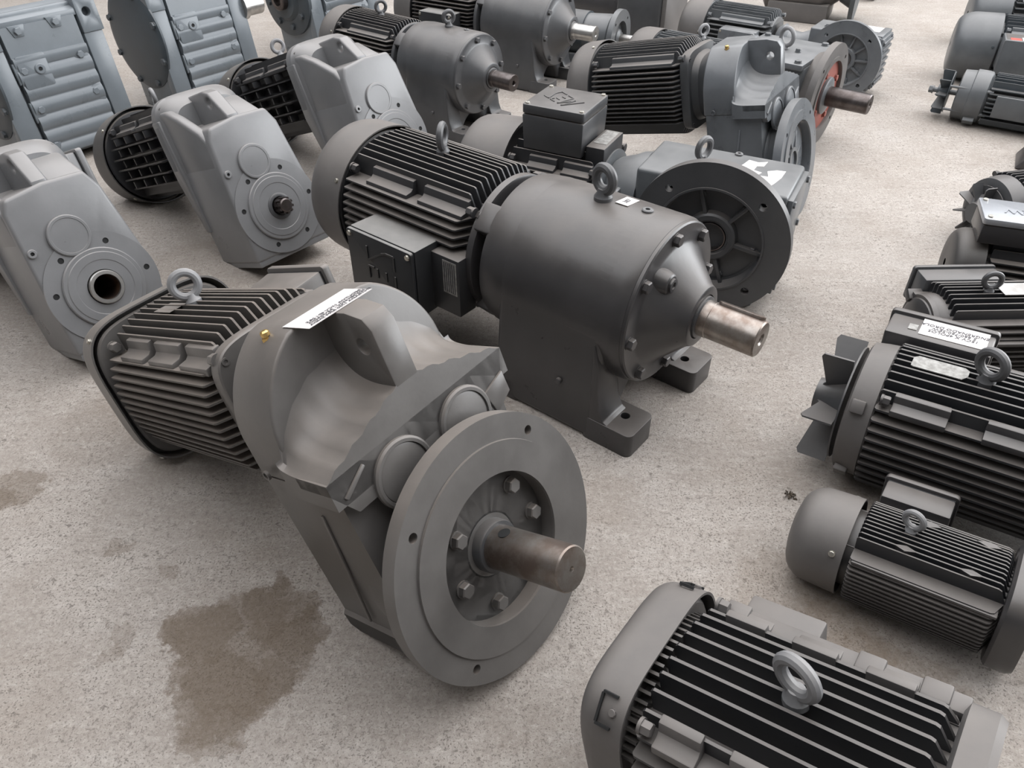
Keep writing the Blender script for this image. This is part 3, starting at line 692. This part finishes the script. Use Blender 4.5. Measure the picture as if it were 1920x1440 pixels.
# --- K: helical bevel unit, flange facing sideways (local origin: centre of the output axis)
def k_unit(label, loc, yaw, s, kind):
    root = thing('gear_motor', label, 'gear motor', loc, yaw, 0, 0, s)
    mb = 'slate' if kind == 'near' else 'steel_grey'
    B().prism([(-.272, -.19), (.198, -.19), (.198, .159), (-.272, .159)], 'y', -.13, .135).build('gear_housing', mb, root, bevel=.012, seg=3)
    b = B().box(.196, .214, -.118, .124, -.175, .146); cov = b.build('side_cover', mb, root, bevel=.004)
    for y in (-.10, .105):
        for z in (-.155, -.02, .128):
            B().hexb((.213, y, z), (1, 0, 0), .011, .008).build('cover_bolt', mb, cov)
    B().box(-.2, .16, -.11, .12, -.246, -.17).build('base', mb, root, bevel=.01)
    # flange on the -y side
    RM = Matrix.Rotation(-pi / 2, 4, 'Z')
    hq = .2013 / sqrt(2)
    f = B(RM).disc(.2481, .160, .1914, [(hq, hq, .0125, 18), (-hq, hq, .0125, 18), (-hq, -hq, .0125, 18), (hq, -hq, .0125, 18), (0, 0, .165, 60)], 96)
    f.lathe([(.190, .172), (.1945, .171), (.1945, .165), (.160, .164), (.150, .158), (.150, .150)], 72, cap=False)
    mf = 'charcoal2' if kind == 'near' else mb
    fl = f.build('output_flange', mf, root, ang=30)
    B(RM).lathe([(.125, .19), (.160, .2)], 56, cap=False).build('flange_neck', mf, root)
    B(RM).lathe([(.13, .166), (.145, .166)], 48).build('flange_web', mf, root)
    hb = B(RM).lathe([(.13, .085), (.165, .078), (.170, .072), (.170, .058), (.164, .056), (.164, .050), (.10, .049), (.10, .002)], 48, cap=False).build('output_hub', mf, root)
    B(RM).lathe([(.101, .0475), (.166, .0475), (.167, .044), (.101, .0435), (.101, .002)], 40, cap=False).build('hollow_shaft', 'darkshaft', hb)
    nr = 6 if kind == 'near' else 10
    for k in range(nr):
        q = 2 * pi * k / nr + .35
        Mx = RM @ Matrix.Rotation(q, 4, 'X')
        B(Mx).prism([(.14, .07), (.166, .075), (.160, .165), (.14, .167)], 'y', -.006, .006).build('flange_rib', mf, fl, bevel=.002)
        q2 = q + pi / nr
        B(RM).hexb((.145, .135 * cos(q2), .135 * sin(q2)), (1, 0, 0), .011, .009).build('flange_bolt', mf, fl)
    zt = .159
    if kind == 'near':
        eye_bolt(root, (-.10, .0, zt), ax=(1, -.45, 0), R=.029, r=.0105, mat='eye')
        plug(root, (-.012, .118, zt), (0, 0, 1), .013, 'eye')
        B().prism([(.005, -.003), (.020, .050), (.028, .092), (.060, .085), (.085, .103), (.082, .060), (.062, .052), (.060, .02), (.087, .012), (.080, -.012), (.050, -.022), (.027, -.037)], 'z', zt, zt + .0008).build('torn_label', 'paper', root, smooth=False)
        B().prism([(.100, .030), (.125, .050), (.152, .055), (.150, .0), (.140, -.05), (.129, -.087), (.105, -.082), (.108, -.05), (.088, -.04), (.088, -.014), (.112, -.01)], 'z', zt, zt + .0008).build('torn_label', 'paper', root, smooth=False)
        zm = -.02
        b = B().lathe([(-.40, .10), (-.375, .12), (-.33, .135), (-.30, .15), (-.27, .155)], 48, (0, .0)); b.build('adapter', mb, root)
        flange_motor(root, zm, -.40, -.735, .180, .205, .19, 2.0, 'black', 'black', 'covergrey', a=.105, nf=7, hs=None, eye=None, seg=2, fin_t=.005, slant=.02, sang=160, screws=3)
        B().lathe([(-.43, .15), (-.42, .16), (-.395, .16), (-.39, .14)], 48, (0, zm)).build('end_shield', mb, root)
        B().box(-.43, -.32, -.155, -.11, .03, .075).build('adapter_lug', mb, root, bevel=.006)
        tb = terminal_box(root, 't', -.69, -.47, -.105, .105, .135, .285, 'charcoal2', gasket=False, lid=.03, over=0, taper=.004)
        logo(tb, basis((-.635, .03, .2852), (1, 0, 0), (0, 1, 0)) @ Matrix.Rotation(radians(-35), 4, 'Z') @ Matrix.Translation((-.0, -.04, 0)), .070, 'charcoal2')
        B().box(-.465, -.40, -.085, .085, .10, .176).build('plate_block', 'black', root, bevel=.003)
        B().box(-.455, -.41, -.045, .075, .1755, .1772).build('nameplate', 'plate', root)
    else:
        B().prism([(-.02, .0), (.15, .0), (.15, .13), (-.02, .13)], 'z', zt, zt + .0012).build('paper_label', 'paper', root, smooth=False)
        B().box(.155, .20, -.12, .13, .10, .165).build('cover_step', mb, root, bevel=.003)
        # lug with round eye and neck
        B().prism([(-.34, .02), (-.29, .05), (-.24, .12), (-.19, .175), (-.14, .185), (-.02, .160), (-.02, .10), (-.27, -.02)], 'y', -.06, -.03, [(-.16, .135, .032, 22)]).build('lifting_lug', mb, root, bevel=.004, bang=50)
        b = B().lathe([(-.52, .10), (-.48, .125), (-.44, .09), (-.36, .085), (-.30, .11), (-.26, .12)], 40); b.build('adapter', mb, root)
        for k in range(7):
            B().box(.214, .226, -.10, .115, -.15 + .042 * k, -.13 + .042 * k).build('cover_rib', mb, cov, bevel=.003)
        flange_motor(root, .0, -.54, -1.02, .205, .225, .20, 2.0, 'slate', 'slate', 'covergrey', a=.12, nf=9, hs=None, eye=None, seg=1, fin_t=.005, slant=.02, sang=170, screws=3)
        terminal_box(root, 'l', -.86, -.60, -.05, .10, .17, .30, 'steel_grey', gasket=False, lid=.03, over=0)
    return root

# --- bare motor lying on the floor (local origin: axis at the fan cover rim, x towards the drive end)
def motor(label, loc, yaw, pit, R, L, cov, mfin='blackc', mbody='charcoal', mcov='covergrey', nf=9, covn=2.0, lcov=.12, eye=None, ns=2, shieldh=None, eyemat='eye', a=None, sang=175, screws=3, dome=.06, fin_t=.0045, smat='screw', sides='tblr', pad=True, slant=.012, eyeax=(0, 1, 0)):
    root = thing('electric_motor', label, 'motor', loc, yaw, pit)
    a = a or R * .60
    core(root, 0, -.03, L, R * .77, a, mbody)
    fins(root, 0, .014, L - .004, R * .77, R, a, nf, mfin, fin_t, slant, sides)
    if pad:
        segs = [(.045 + (L - .07) * k / ns, .045 + (L - .07) * (k + .62) / ns) for k in range(ns)]
        pads(root, 0, a, R, segs, mbody, ((-1, 1), (1, 1)))
        for sy in (-1, 1):
            B().hexb((.022, sy * (a + R * .13), a + R * .13), (1, 0, 0), R * .07, .018).build('tie_bolt', mbody, root)
    h = shieldh or R * 1.02
    B().sup([(L - .006, h * .93), (L, h), (L + .035, h), (L + .045, h * .96)], 3.2, 60).build('end_shield', mbody, root)
    if cov: B().sup([(-.05, cov * .88), (-.014, cov * .915), (-.010, cov * .89)], covn, 56).build('rear_shield', mbody, root)
    if cov: fan_cover(root, 0, 0, cov, lcov, covn, mcov, screws=screws, sang=sang, dome=dome, smat=smat)
    if eye is not None: eye_bolt(root, (eye, 0, R * .95), R=R * .175, r=R * .062, mat=eyemat, ax=eyeax)
    return root

# --- large blue-grey industrial gear unit standing behind (local origin: floor under the ribbed cover, x forward)
def big_unit(label, loc, yaw, pit, kind):
    root = thing('gear_unit', label, 'gear unit', loc, yaw, pit)
    mb = 'blue'
    B().box(-.34, -.03, -.255, .255, .0, .585).build('gear_case', mb, root, bevel=.012, seg=3)
    for sy in (-1, 1):
        y0, y1 = sorted((sy * .172, sy * .258))
        B().box(-.05, .0, y0, y1, .0, .455).build('side_rail', mb, root, bevel=.004)
        B().prism([(y0, .455), (y1 + (0.008 if sy > 0 else 0), .455), (y1 + (0.008 if sy > 0 else 0), .60), (y0 - (0.008 if sy < 0 else 0), .60)], 'x', -.06, .006, [((y0 + y1) / 2, .535, .018, 22)]).build('lifting_end', mb, root, bevel=.004, bang=50)
    B().prism([(-.10, .60), (.0, .555), (.0, .53), (-.10, .53)], 'y', -.172, .172).build('top_ledge', mb, root, bevel=.003)
    # ribbed cover
    W2 = .158; prof = []
    n = 150
    pts = []
    for i in range(n + 1):
        z = .02 + .515 * i / n
        x = .004
        if z < .42: x += .011 * abs(cos(pi * (z - .035) / .062)) ** .7
        pts.append((x, z))
    pts += [(-.035, .535), (-.035, .02)]
    cv = B().prism(pts, 'y', -W2, W2).build('ribbed_cover', mb, root, ang=50)
    B().prism(rrect(-.150, -.028, .295, .425, .01), 'x', -.01, .0145).build('cover_pad', mb, cv, bevel=.002)
    plug(root, (.0145, -.068, .365), (1, 0, 0), .021, mb)
    for (y, z) in ((-.132, .368), (.118, .382), (-.132, .212), (.122, .227), (-.132, .06), (.122, .08), (-.09, .515), (.07, .522)):
        if z < .5:
            g = 1 if y < 0 else -1; t = [(y - .035 * g, z - .05), (y + .012 * g, z - .026), (y + .026 * g, z - .004), (y + .018 * g, z + .02), (y - .035 * g, z + .036)]
        else:
            t = [(y - .035, z + .022), (y - .02, z - .022), (y + .02, z - .022), (y + .035, z + .022)]
        o = B().prism(t, 'x', -.01, .0085).build('bolt_seat', mb, cv, bevel=.003)
        B().hexb((.0085, y, z), (1, 0, 0), .0155, .010).build('cover_bolt', mb, o)
    # round bearing covers on the side faces
    RM = Matrix.Rotation(-pi / 2, 4, 'Z')
    d = B(Matrix.Translation((-.19, 0, .34)) @ RM)
    if kind != 'hub':
        d.lathe([(.25, .235), (.259, .235), (.263, .228), (.269, .20), (.276, .05)], 56)
        sc = d.build('side_cover', 'bluedk', root)
        for k in range(8):
            q = 2 * pi * k / 8 + .3
            B(Matrix.Translation((-.19, 0, .34)) @ RM).hexb((.263, .213 * cos(q), .213 * sin(q)), (1, 0, 0), .016, .014).build('cover_bolt', 'bluedk', sc)
    else:
        d.lathe([(.25, .20), (.270, .20), (.275, .19), (.28, .12), (.30, .10), (.30, .06)], 56)
        sc = d.build('side_cover', 'bluedk', root)
        for k in range(8):
            q = 2 * pi * k / 8 + .1
            B(Matrix.Translation((-.19, 0, .34)) @ RM).hexb((.278, .15 * cos(q), .15 * sin(q)), (1, 0, 0), .018, .014).build('cover_bolt', 'bluedk', sc)
        B(Matrix.Translation((-.19, 0, .34)) @ RM).lathe([(.29, .055), (.33, .055), (.335, .05), (.335, .03), (.31, .028)], 36).build('shaft_end', 'darkshaft', sc)
    return root

# ------------------------------------------------------------------ floor
fb = B().box(-9, 9, -2.5, 14, -.15, 0)
floor = fb.build('floor', concrete(), None, smooth=False); floor['kind'] = 'structure'

def wall(name, *bx):
    o = B().box(*bx).build(name, M['wallpaint'], None, smooth=False); o['kind'] = 'structure'
wall('wall_left', -9.2, -9, -2.5, 14, 0, 5)
wall('wall_back', -9, 9, 14, 14.2, 0, 5)
wall('wall_front', -9, 9, -2.7, -2.5, 0, 5)
b = B(); b.box(9, 9.2, -2.5, 0.4, 0, 5); b.box(9, 9.2, 8.6, 14, 0, 5); b.box(9, 9.2, .4, 8.6, 4.9, 5)
o = b.build('wall_right', M['wallpaint'], None, smooth=False); o['kind'] = 'structure'
b = B(); b.box(-9.2, -5.6, -2.7, 14.2, 5, 5.2); b.box(8, 9.2, -2.7, 14.2, 5, 5.2); b.box(-5.6, 8, -2.7, -.9, 5, 5.2); b.box(-5.6, 8, 11, 14.2, 5, 5.2)  # unseen ceiling added to limit the sky light, opening sized for that
o = b.build('added_ceiling', M['wallpaint'], None, smooth=False); o['kind'] = 'structure'
# ------------------------------------------------------------------ placement
f1_unit('dusty warm grey gear motor nearest in front, big round flange and bare shaft', (-.0173, .9314, .2491), -.6724, .3736, .0437, 1.0, 'near')
r_unit('large charcoal gear motor on feet with keyed steel shaft and black terminal box', (.44, 1.5957, 0), -.677, 1.0, 'near')
k_unit('charcoal gear motor with square terminal box on top, ribbed flange and torn white labels', (.6925, 2.2967, .2485), -.4806, 1.0, 'near')
f1_unit('grey gear motor with two round caps, in front of the red ringed unit', (1.0908, 2.8093, .218), -.58, .22, .0, .875, 'far')
f2_unit('pale grey tapered gear motor with hollow steel bore, nearest of the three pale ones', (-1.177, 1.906, .219), -.70, .36, 1.013, 'hollow')
f2_unit('pale grey tapered gear motor with splined shaft stub, standing between two pale ones', (-.798, 2.425, .219), -.70, .36, 1.0, 'spline')
f2_unit('pale grey tapered gear motor, farthest of three, lower face hidden by dusty fan cover', (-.463, 3.014, .22), -.70, .36, 1.035, 'spline')
r_unit('dark grey footed gear motor with two eye bolts and brown shaft end', (-.1122, 3.6293, 0), -.6651, .815, 'mid', 'charcoal2')
r_unit('slate footed gear motor with bright shaft stub, cut off by the top edge', (.297, 4.3537, 0), -.55, .864, 'far', 'charcoal2')
k_unit('cool grey gear motor with blank white paper on top, behind the red ring', (1.8001, 4.2878, .191), -.6107, .7693, 'far')

def h_unit():
    root = thing('gear_motor', 'blue grey square gear motor with red ringed flange, eye bolt and thick dark shaft', 'gear motor', (1.4245, 3.5244, .2235), -.6523)
    B().box(-.40, -.075, -.175, .175, -.20, .145).build('gear_housing', 'slate', root, bevel=.01, seg=3)
    lid = B().box(-.415, -.0784, -.194, .194, .138, .1613).build('top_plate', 'steel_grey', root, bevel=.003)
    for x in (-.385, -.11):
        for y in (-.165, .165):
            B().hexb((x, y, .161), (0, 0, 1), .015, .013).build('plate_bolt', 'slate', lid)
    B().hexb((-.17, -.01, .161), (0, 0, 1), .012, .016).build('breather', 'slate', lid)
    plug(lid, (-.32, .08, .161), (0, 0, 1), .014, 'slate')
    eye_bolt(root, (-.235, .0, .161), ax=(.4, 1, 0), R=.036, r=.0095, mat='eyel')
    hq = .195 / sqrt(2)
    fl = B().disc(.223, -.03, 0, [(hq, hq, .009, 14), (-hq, hq, .009, 14), (-hq, -hq, .009, 14), (hq, -hq, .009, 14), (0, 0, .150, 50)], 80)
    fl.lathe([(-.08, .17), (-.03, .19)], 48, cap=False); fl.ring([(-.001, .168), (.005, .168), (.005, .15), (-.002, .149)], 60)
    f = fl.build('output_flange', 'covergrey', root, ang=30)
    B().ring([(-.022, .152), (-.012, .152), (-.012, .07), (-.022, .07)], 56).build('red_ring', 'red', root)
    for k in range(4):
        q = 2 * pi * k / 4 + .5
        B().hexb((-.012, .112 * cos(q), .112 * sin(q)), (1, 0, 0), .014, .012).build('flange_bolt', 'red', f)
    B().lathe([(-.08, .085), (.0, .08), (.004, .07), (.006, .055)], 44).build('seal_housing', 'slate', root)
    B().lathe([(-.02, .043), (.188, .043), (.1921, .039), (.1921, .014), (.18, .010), (.178, .002)], 44).build('output_shaft', 'darkshaft', root)
    flange_motor(root, -.02, -.46, -.86, .165, .17, .13, 2.0, 'slate', 'slate', 'covergrey', a=.1, nf=9, hs=None, eye=-.64, seg=1, eyemat='eyel', fin_t=.005, slant=.02)
    B().lathe([(-.47, .14), (-.43, .15), (-.395, .12)], 44, (0, -.02)).build('adapter', 'slate', root)
h_unit()

# blue-grey gear units at the back left
for (lx, ly, lab, kd) in ((-1.915, 3.384, 'blue grey gear unit with ribbed cover and lifting hole, at the far left', 'disc'),
                          (-1.494, 4.068, 'blue grey ribbed gear unit in the middle, dark round cover on its side', 'disc'),
                          (-.95, 4.91, 'blue grey gear unit with bolted shaft hub on its side, third from the left', 'hub')):
    u = big_unit(lab, (lx, ly, 0.03), -.66, .15, kd)
    if 'middle' in lab: B(Matrix.Translation((-.03, 0, .39)) @ Matrix.Rotation(pi / 2, 4, 'Z')).lathe([(.25, .062), (.275, .062), (.28, .05), (.37, .05), (.374, .046)], 36).build('shaft_end', 'bright', u)

# ---- right hand row of bare motors, from the front
m9 = motor('big grey finned motor in the front right corner, square fan cover and pale eye bolt', (.2721, .6591, .1735), -.648, .2158, .168, .395, .166, 'blackc', 'covergrey', 'covergrey', nf=9, covn=4.0, lcov=.085, eye=.2, shieldh=.165, eyemat='eyel', a=.108, sang=45, screws=4, dome=.05, fin_t=.0055, smat='covergrey', ns=3, slant=.02, eyeax=(.35, 1, 0))
B().box(.055, .18, .125, .195, .02, .112).build('terminal_base', 'covergrey', m9, bevel=.006)
B().box(.02, .395, .12, .155, .085, .118).build('foot_rail', 'covergrey', m9, bevel=.004)
for x in (.03, .24, .33): B().box(x, x + .04, .122, .158, .085, .123).build('rail_block', 'covergrey', m9, bevel=.004)
B().lathe([(.43, .12), (.46, .10), (.49, .05), (.55, .045)], 40).build('drive_end', 'covergrey', m9)
for k in range(26):
    q = radians(20 + 140 * k / 25)
    B(Matrix.Rotation(q - pi / 2, 4, 'X')).box(-.01, .012, -.0025, .0025, .125, .158).build('ring_tooth', 'darkcover', m9, smooth=False)
for sq in (135, 45):
    Mx = Matrix.Rotation(radians(sq - 90), 4, 'X')
    rr = .166 / ((2 * (cos(radians(45)) ** 4)) ** .25)
    for bx in ((-.045, -.041, -.022, .022), (-.043, -.018, -.026, -.022), (-.043, -.018, .022, .026)):
        B(Mx).box(bx[0], bx[1], bx[2], bx[3], rr - .004, rr + .0012).build('slot', 'hole', m9, smooth=False)

m8 = motor('charcoal motor with smooth domed fan cover and small eye bolt, second in right row', (.7198, 1.052, .1045), -.62, .10, .1045, .285, .106, 'blackc', 'charcoal', 'covergrey', nf=12, lcov=.115, eye=.098, dome=.22, sang=150, eyemat='eyel', a=.058, fin_t=.0032, pad=False, shieldh=.108, eyeax=(.3, 1, 0))
terminal_box(m8, 'r', .02, .155, -.085, -.0, .09, .165, 'charcoal', gasket=True, lid=.014, screws=False, over=.006)
for (y, x) in ((-.0475, .10), (-.0475, .215), (.037, .125), (.037, .23)):
    tip = sqrt(.1045 ** 2 - y * y)
    B(Matrix.Translation((x, y, tip))).prism([(-.022, 0), (0, -.008), (.022, 0), (0, .008)], 'z', -.02, .0035).build('fin_boss', 'charcoal', m8, smooth=False)
B().box(.018, .275, -.096, -.05, .050, .057).build('side_ledge', 'charcoal', m8, bevel=.002)
B().box(.018, .275, .05, .096, .050, .057).build('side_ledge', 'charcoal', m8, bevel=.002)

m7 = motor('large black motor without fan cover, exposed blades and handwritten label on its box', (.8813, 1.4199, .169), -.60, .06, .168, .62, None, 'blackc', 'charcoal', 'covergrey', nf=10, eye=.20, ns=3, shieldh=.17, a=.105, fin_t=.0055, eyeax=(.55, 1, 0))
B().lathe([(-.045, .15), (-.04, .160), (-.012, .164), (.012, .166), (.016, .16)], 64).build('rear_shield', 'covergrey', m7)
for q in (35, 145, 215, 325): B(Matrix.Rotation(radians(q - 90), 4, 'X')).box(-.035, -.004, -.016, .016, .155, .176).build('shield_lug', 'covergrey', m7, bevel=.004)
fan_blades(m7, 0, -.135, -.062, .045, .158, 6, 'charcoal2', .30)
tb = terminal_box(m7, 'r', -.035, .195, -.165, -.04, .10, .215, 'charcoal', gasket=True, lid=.018, screws=False, over=.006)
lb = paper(tb, (.108, .158, .1658), (-1, 0, 0), (0, -1, 0), .145, .075)
text_part('handwriting', "15CV X 4POLOS\n5 660/760-SEW\nENGRENADO DROLA", .0152, 'ink', lb, basis((.108, .158, .1672), (-1, 0, 0), (0, -1, 0)), .0002, lines=.85, shear=.1)
paper(tb, (.020, .145, .1658), (-1, 0, 0), (0, -1, 0), .020, .026, 'plate', 'small_tag')
B().prism([(.05, -.022), (.055, -.026), (.155, -.026), (.165, -.01), (.165, .014), (.155, .022), (.06, .022), (.05, .012)], 'z', .166, .1685).build('nameplate', 'plate', m7, smooth=False)

m6 = motor('black motor with bright blank nameplate and upright eye bolt, behind the handwritten label', (1.20, 1.835, .125), .03, 0, .125, .45, None, 'blackc', 'charcoal', 'covergrey', nf=9, eye=.135, a=.075, fin_t=.004, pad=False, shieldh=.12, eyeax=(.2, 1, 0))
B().lathe([(-.042, .03), (-.04, .072), (-.034, .085), (-.012, .098), (.012, .10)], 48).build('rear_shield', 'charcoal', m6)
for q in (35, 145): B(Matrix.Rotation(radians(q - 90), 4, 'X')).box(-.04, .008, -.012, .012, .085, .118).build('shield_lug', 'charcoal', m6, bevel=.003)
terminal_box(m6, 'r', .0, .235, -.11, -.01, .08, .16, 'charcoal2', gasket=True, lid=.014, screws=False, over=.005)
B().box(.165, .30, -.03, .03, .124, .127).build('nameplate', 'bright', m6)
B().box(.0, .44, -.135, -.078, .028, .034).build('side_ledge', 'charcoal', m6, bevel=.002)

m5 = motor('dark motor with silver terminal box lid and round fan cover at right edge', (1.505, 2.19, .121), -.33, 0, .118, .27, .1201, 'black', 'charcoal', 'darkcover', nf=8, lcov=.085, eye=None, dome=.1, sang=160, a=.07, pad=False)
tb = terminal_box(m5, 't', -.045, .19, -.085, .065, .121, .205, 'charcoal', 'alu', gasket=False, lid=.02, over=.004)
text_part('raised_letters', 'SEW', .05, 'alu', tb, basis((.062, -.01, .2055), (-1, 0, 0), (0, -1, 0)), .0015)

m4 = motor('black finned motor with dark plastic fan blades showing, behind the silver lid', (1.765, 2.57, .131), .22, 0, .13, .5, None, 'blackc', 'charcoal', 'charcoal', nf=9, a=.08, fin_t=.004, ns=2)
B().lathe([(-.05, .105), (-.045, .118), (.0, .125), (.012, .125)], 52).build('rear_shield', 'charcoal2', m4)
fan_blades(m4, 0, -.105, -.062, .04, .104, 9, 'charcoal2', .2)

m3 = motor('slate motor with bare axial fan, round brake housing and side plate, right side', (2.31, 3.80, .1225), -.56, 0, .118, .62, None, 'bluedk', 'slate', 'slate', nf=8, a=.07, pad=False)
B().lathe([(-.125, .09), (-.12, .112), (-.07, .115), (-.066, .1215), (-.02, .1215), (.0, .118), (.012, .10)], 56).build('brake_housing', 'slate', m3)
fan_blades(m3, 0, -.215, -.165, .03, .105, 9, 'bluedk', .1)
B().lathe([(-.235, .012), (-.12, .012)], 16).build('rear_shaft', 'slate', m3)
B().hexb((-.235, 0, 0), (-1, 0, 0), .017, .02).build('shaft_nut', 'slate', m3)
for q in (150, 210): B(Matrix.Rotation(radians(q - 90), 4, 'X')).lathe([(-.16, .006), (.03, .008)], 10, (0, .108)).build('brake_rod', 'slate', m3)
B().box(.05, .25, -.122, -.08, -.05, .05).build('side_plate', 'slate', m3, bevel=.004)
for q in (225, 315): B(Matrix.Rotation(radians(q - 90), 4, 'X')).box(-.06, -.01, -.016, .016, .11, .14).build('brake_lug', 'slate', m3, bevel=.004)

m2 = motor('slate motor with large smooth chamfered fan cover and red label on its box', (2.6425, 4.4487, .1745), -.42, 0, .168, .6, .1737, 'bluedk', 'slate', 'slate', nf=9, lcov=.21, eye=.23, dome=.16, sang=165, a=.1, smat='bluedk')
tb = terminal_box(m2, 'l', .01, .31, -.045, .115, .14, .315, 'slate', gasket=False, lid=.02, screws=False)
B().box(.02, .30, -.305, -.16, .1150, .1165).build('dark_label', 'charcoal', tb, smooth=False)
B().box(.035, .085, -.295, -.245, .1165, .1172).build('red_label', 'redtag', tb, smooth=False)
B().box(.09, .125, -.285, -.225, .1165, .1172).build('white_label', 'paper', tb, smooth=False)

m1 = motor('slate motor partly cut off at the top right corner, behind the red labelled one', (3.05, 5.15, .175), -.30, 0, .168, .6, .172, 'bluedk', 'slate', 'slate', nf=8, lcov=.2, eye=None, dome=.15, sang=165, a=.1, smat='bluedk')

# dark foot block of a machine beyond the right edge
t = thing('electric_motor', 'dark corner of a machine foot cut off by the right edge', 'motor', (2.34, 3.28, 0), -.5)
B().prism([(-.09, 0), (.25, 0), (.25, .10), (-.02, .10), (-.05, .07)], 'y', -.10, .10).build('foot_block', 'charcoal', t, bevel=.012, seg=3)
B().box(.0, .25, -.10, .10, .095, .12).build('foot_cap', 'slate', t, bevel=.006)

# ---- far machines along the top edge
t = thing('gear_motor', 'small grey unit with round flange and thin bright shaft, beside the bright shaft stub', 'gear motor', (.62, 4.66, .17), -.5)
hq = .125 / sqrt(2)
B().disc(.15, -.03, 0, [(hq, hq, .008, 12), (-hq, hq, .008, 12), (-hq, -hq, .008, 12), (hq, -hq, .008, 12), (0, 0, .09, 36)], 56).build('output_flange', 'slate', t, ang=30)
B().lathe([(-.20, .11), (-.05, .12), (-.03, .10), (-.03, .05), (-.01, .045), (.0, .03)], 40).build('gear_housing', 'slate', t)
B().lathe([(-.02, .023), (.14, .023), (.143, .02)], 28).build('output_shaft', 'bright', t)
B().lathe([(-.48, .12), (-.20, .12)], 40).build('motor_housing', 'bluedk', t)
for k in range(4):
    q = 2 * pi * k / 4
    B().hexb((-.03, .072 * cos(q), .072 * sin(q)), (1, 0, 0), .012, .012).build('flange_bolt', 'slate', t)
B().box(-.30, -.04, -.11, .11, -.17, -.09).build('base', 'slate', t, bevel=.008)

t = thing('gear_motor', 'dark boxy gear housing seen at the top edge, left of a large fan cover', 'gear motor', (.98, 5.1, .2), -.62)
B().box(-.30, 0, -.16, .16, -.2, .20).build('gear_housing', 'charcoal2', t, bevel=.012, seg=3)
B().box(.0, .03, -.15, .15, -.19, .19).build('front_cover', 'covergrey', t, bevel=.006)
for y in (-.13, .13):
    for z in (-.16, .16): B().hexb((.03, y, z), (1, 0, 0), .013, .01).build('cover_bolt', 'covergrey', t)
B().lathe([(-.7, .15), (-.3, .15)], 40).build('motor_housing', 'charcoal', t)

t = thing('gear_motor', 'grey drum shaped gear motor with dark flange, at the top edge right of centre', 'gear motor', (2.25, 5.75, .24), -.45)
B().lathe([(-.50, .17), (-.48, .20), (-.12, .20), (-.10, .19), (.0, .11), (.02, .10)], 52).build('gear_housing', 'covergrey', t)
B().disc(.235, .08, .11, [(0, 0, .06, 30)], 64).build('output_flange', 'bluedk', t, ang=30)
B().lathe([(.0, .12), (.08, .16)], 40).build('flange_neck', 'slate', t)
B().lathe([(.03, .05), (.24, .05)], 30).build('output_shaft', 'darkshaft', t)
B().box(-.45, -.05, -.18, .18, -.24, -.12).build('base', 'covergrey', t, bevel=.01)
t = thing('machine_flange', 'grey round flange standing upright at the top edge near the motors', 'flange', (2.75, 6.35, .16), -.5)
B().disc(.16, -.03, 0, [(0, 0, .05, 24)], 48).build('flange_plate', 'slate', t, ang=30)
B().lathe([(-.14, .09), (-.03, .10)], 32).build('flange_hub', 'slate', t)

# little heap of swarf on the floor
t = thing('debris', 'tiny brown heap of dirt and leaf scraps on the bare floor', 'debris', (.684, 1.293, 0))
b = B()
for k in range(26):
    q = random.random() * 6.28; r = random.random() ** .7 * .016
    b.M = Matrix.Translation((r * cos(q), r * sin(q), .001 + random.random() * .004)) @ Euler((random.random() * 3, random.random() * 3, random.random() * 3)).to_matrix().to_4x4()
    b.box(-.003, .003, -.002, .002, -.0008, .0008)
b.M = Matrix.Identity(4)
o = b.build('scraps', 'debris', t, smooth=False); o['kind'] = 'stuff'
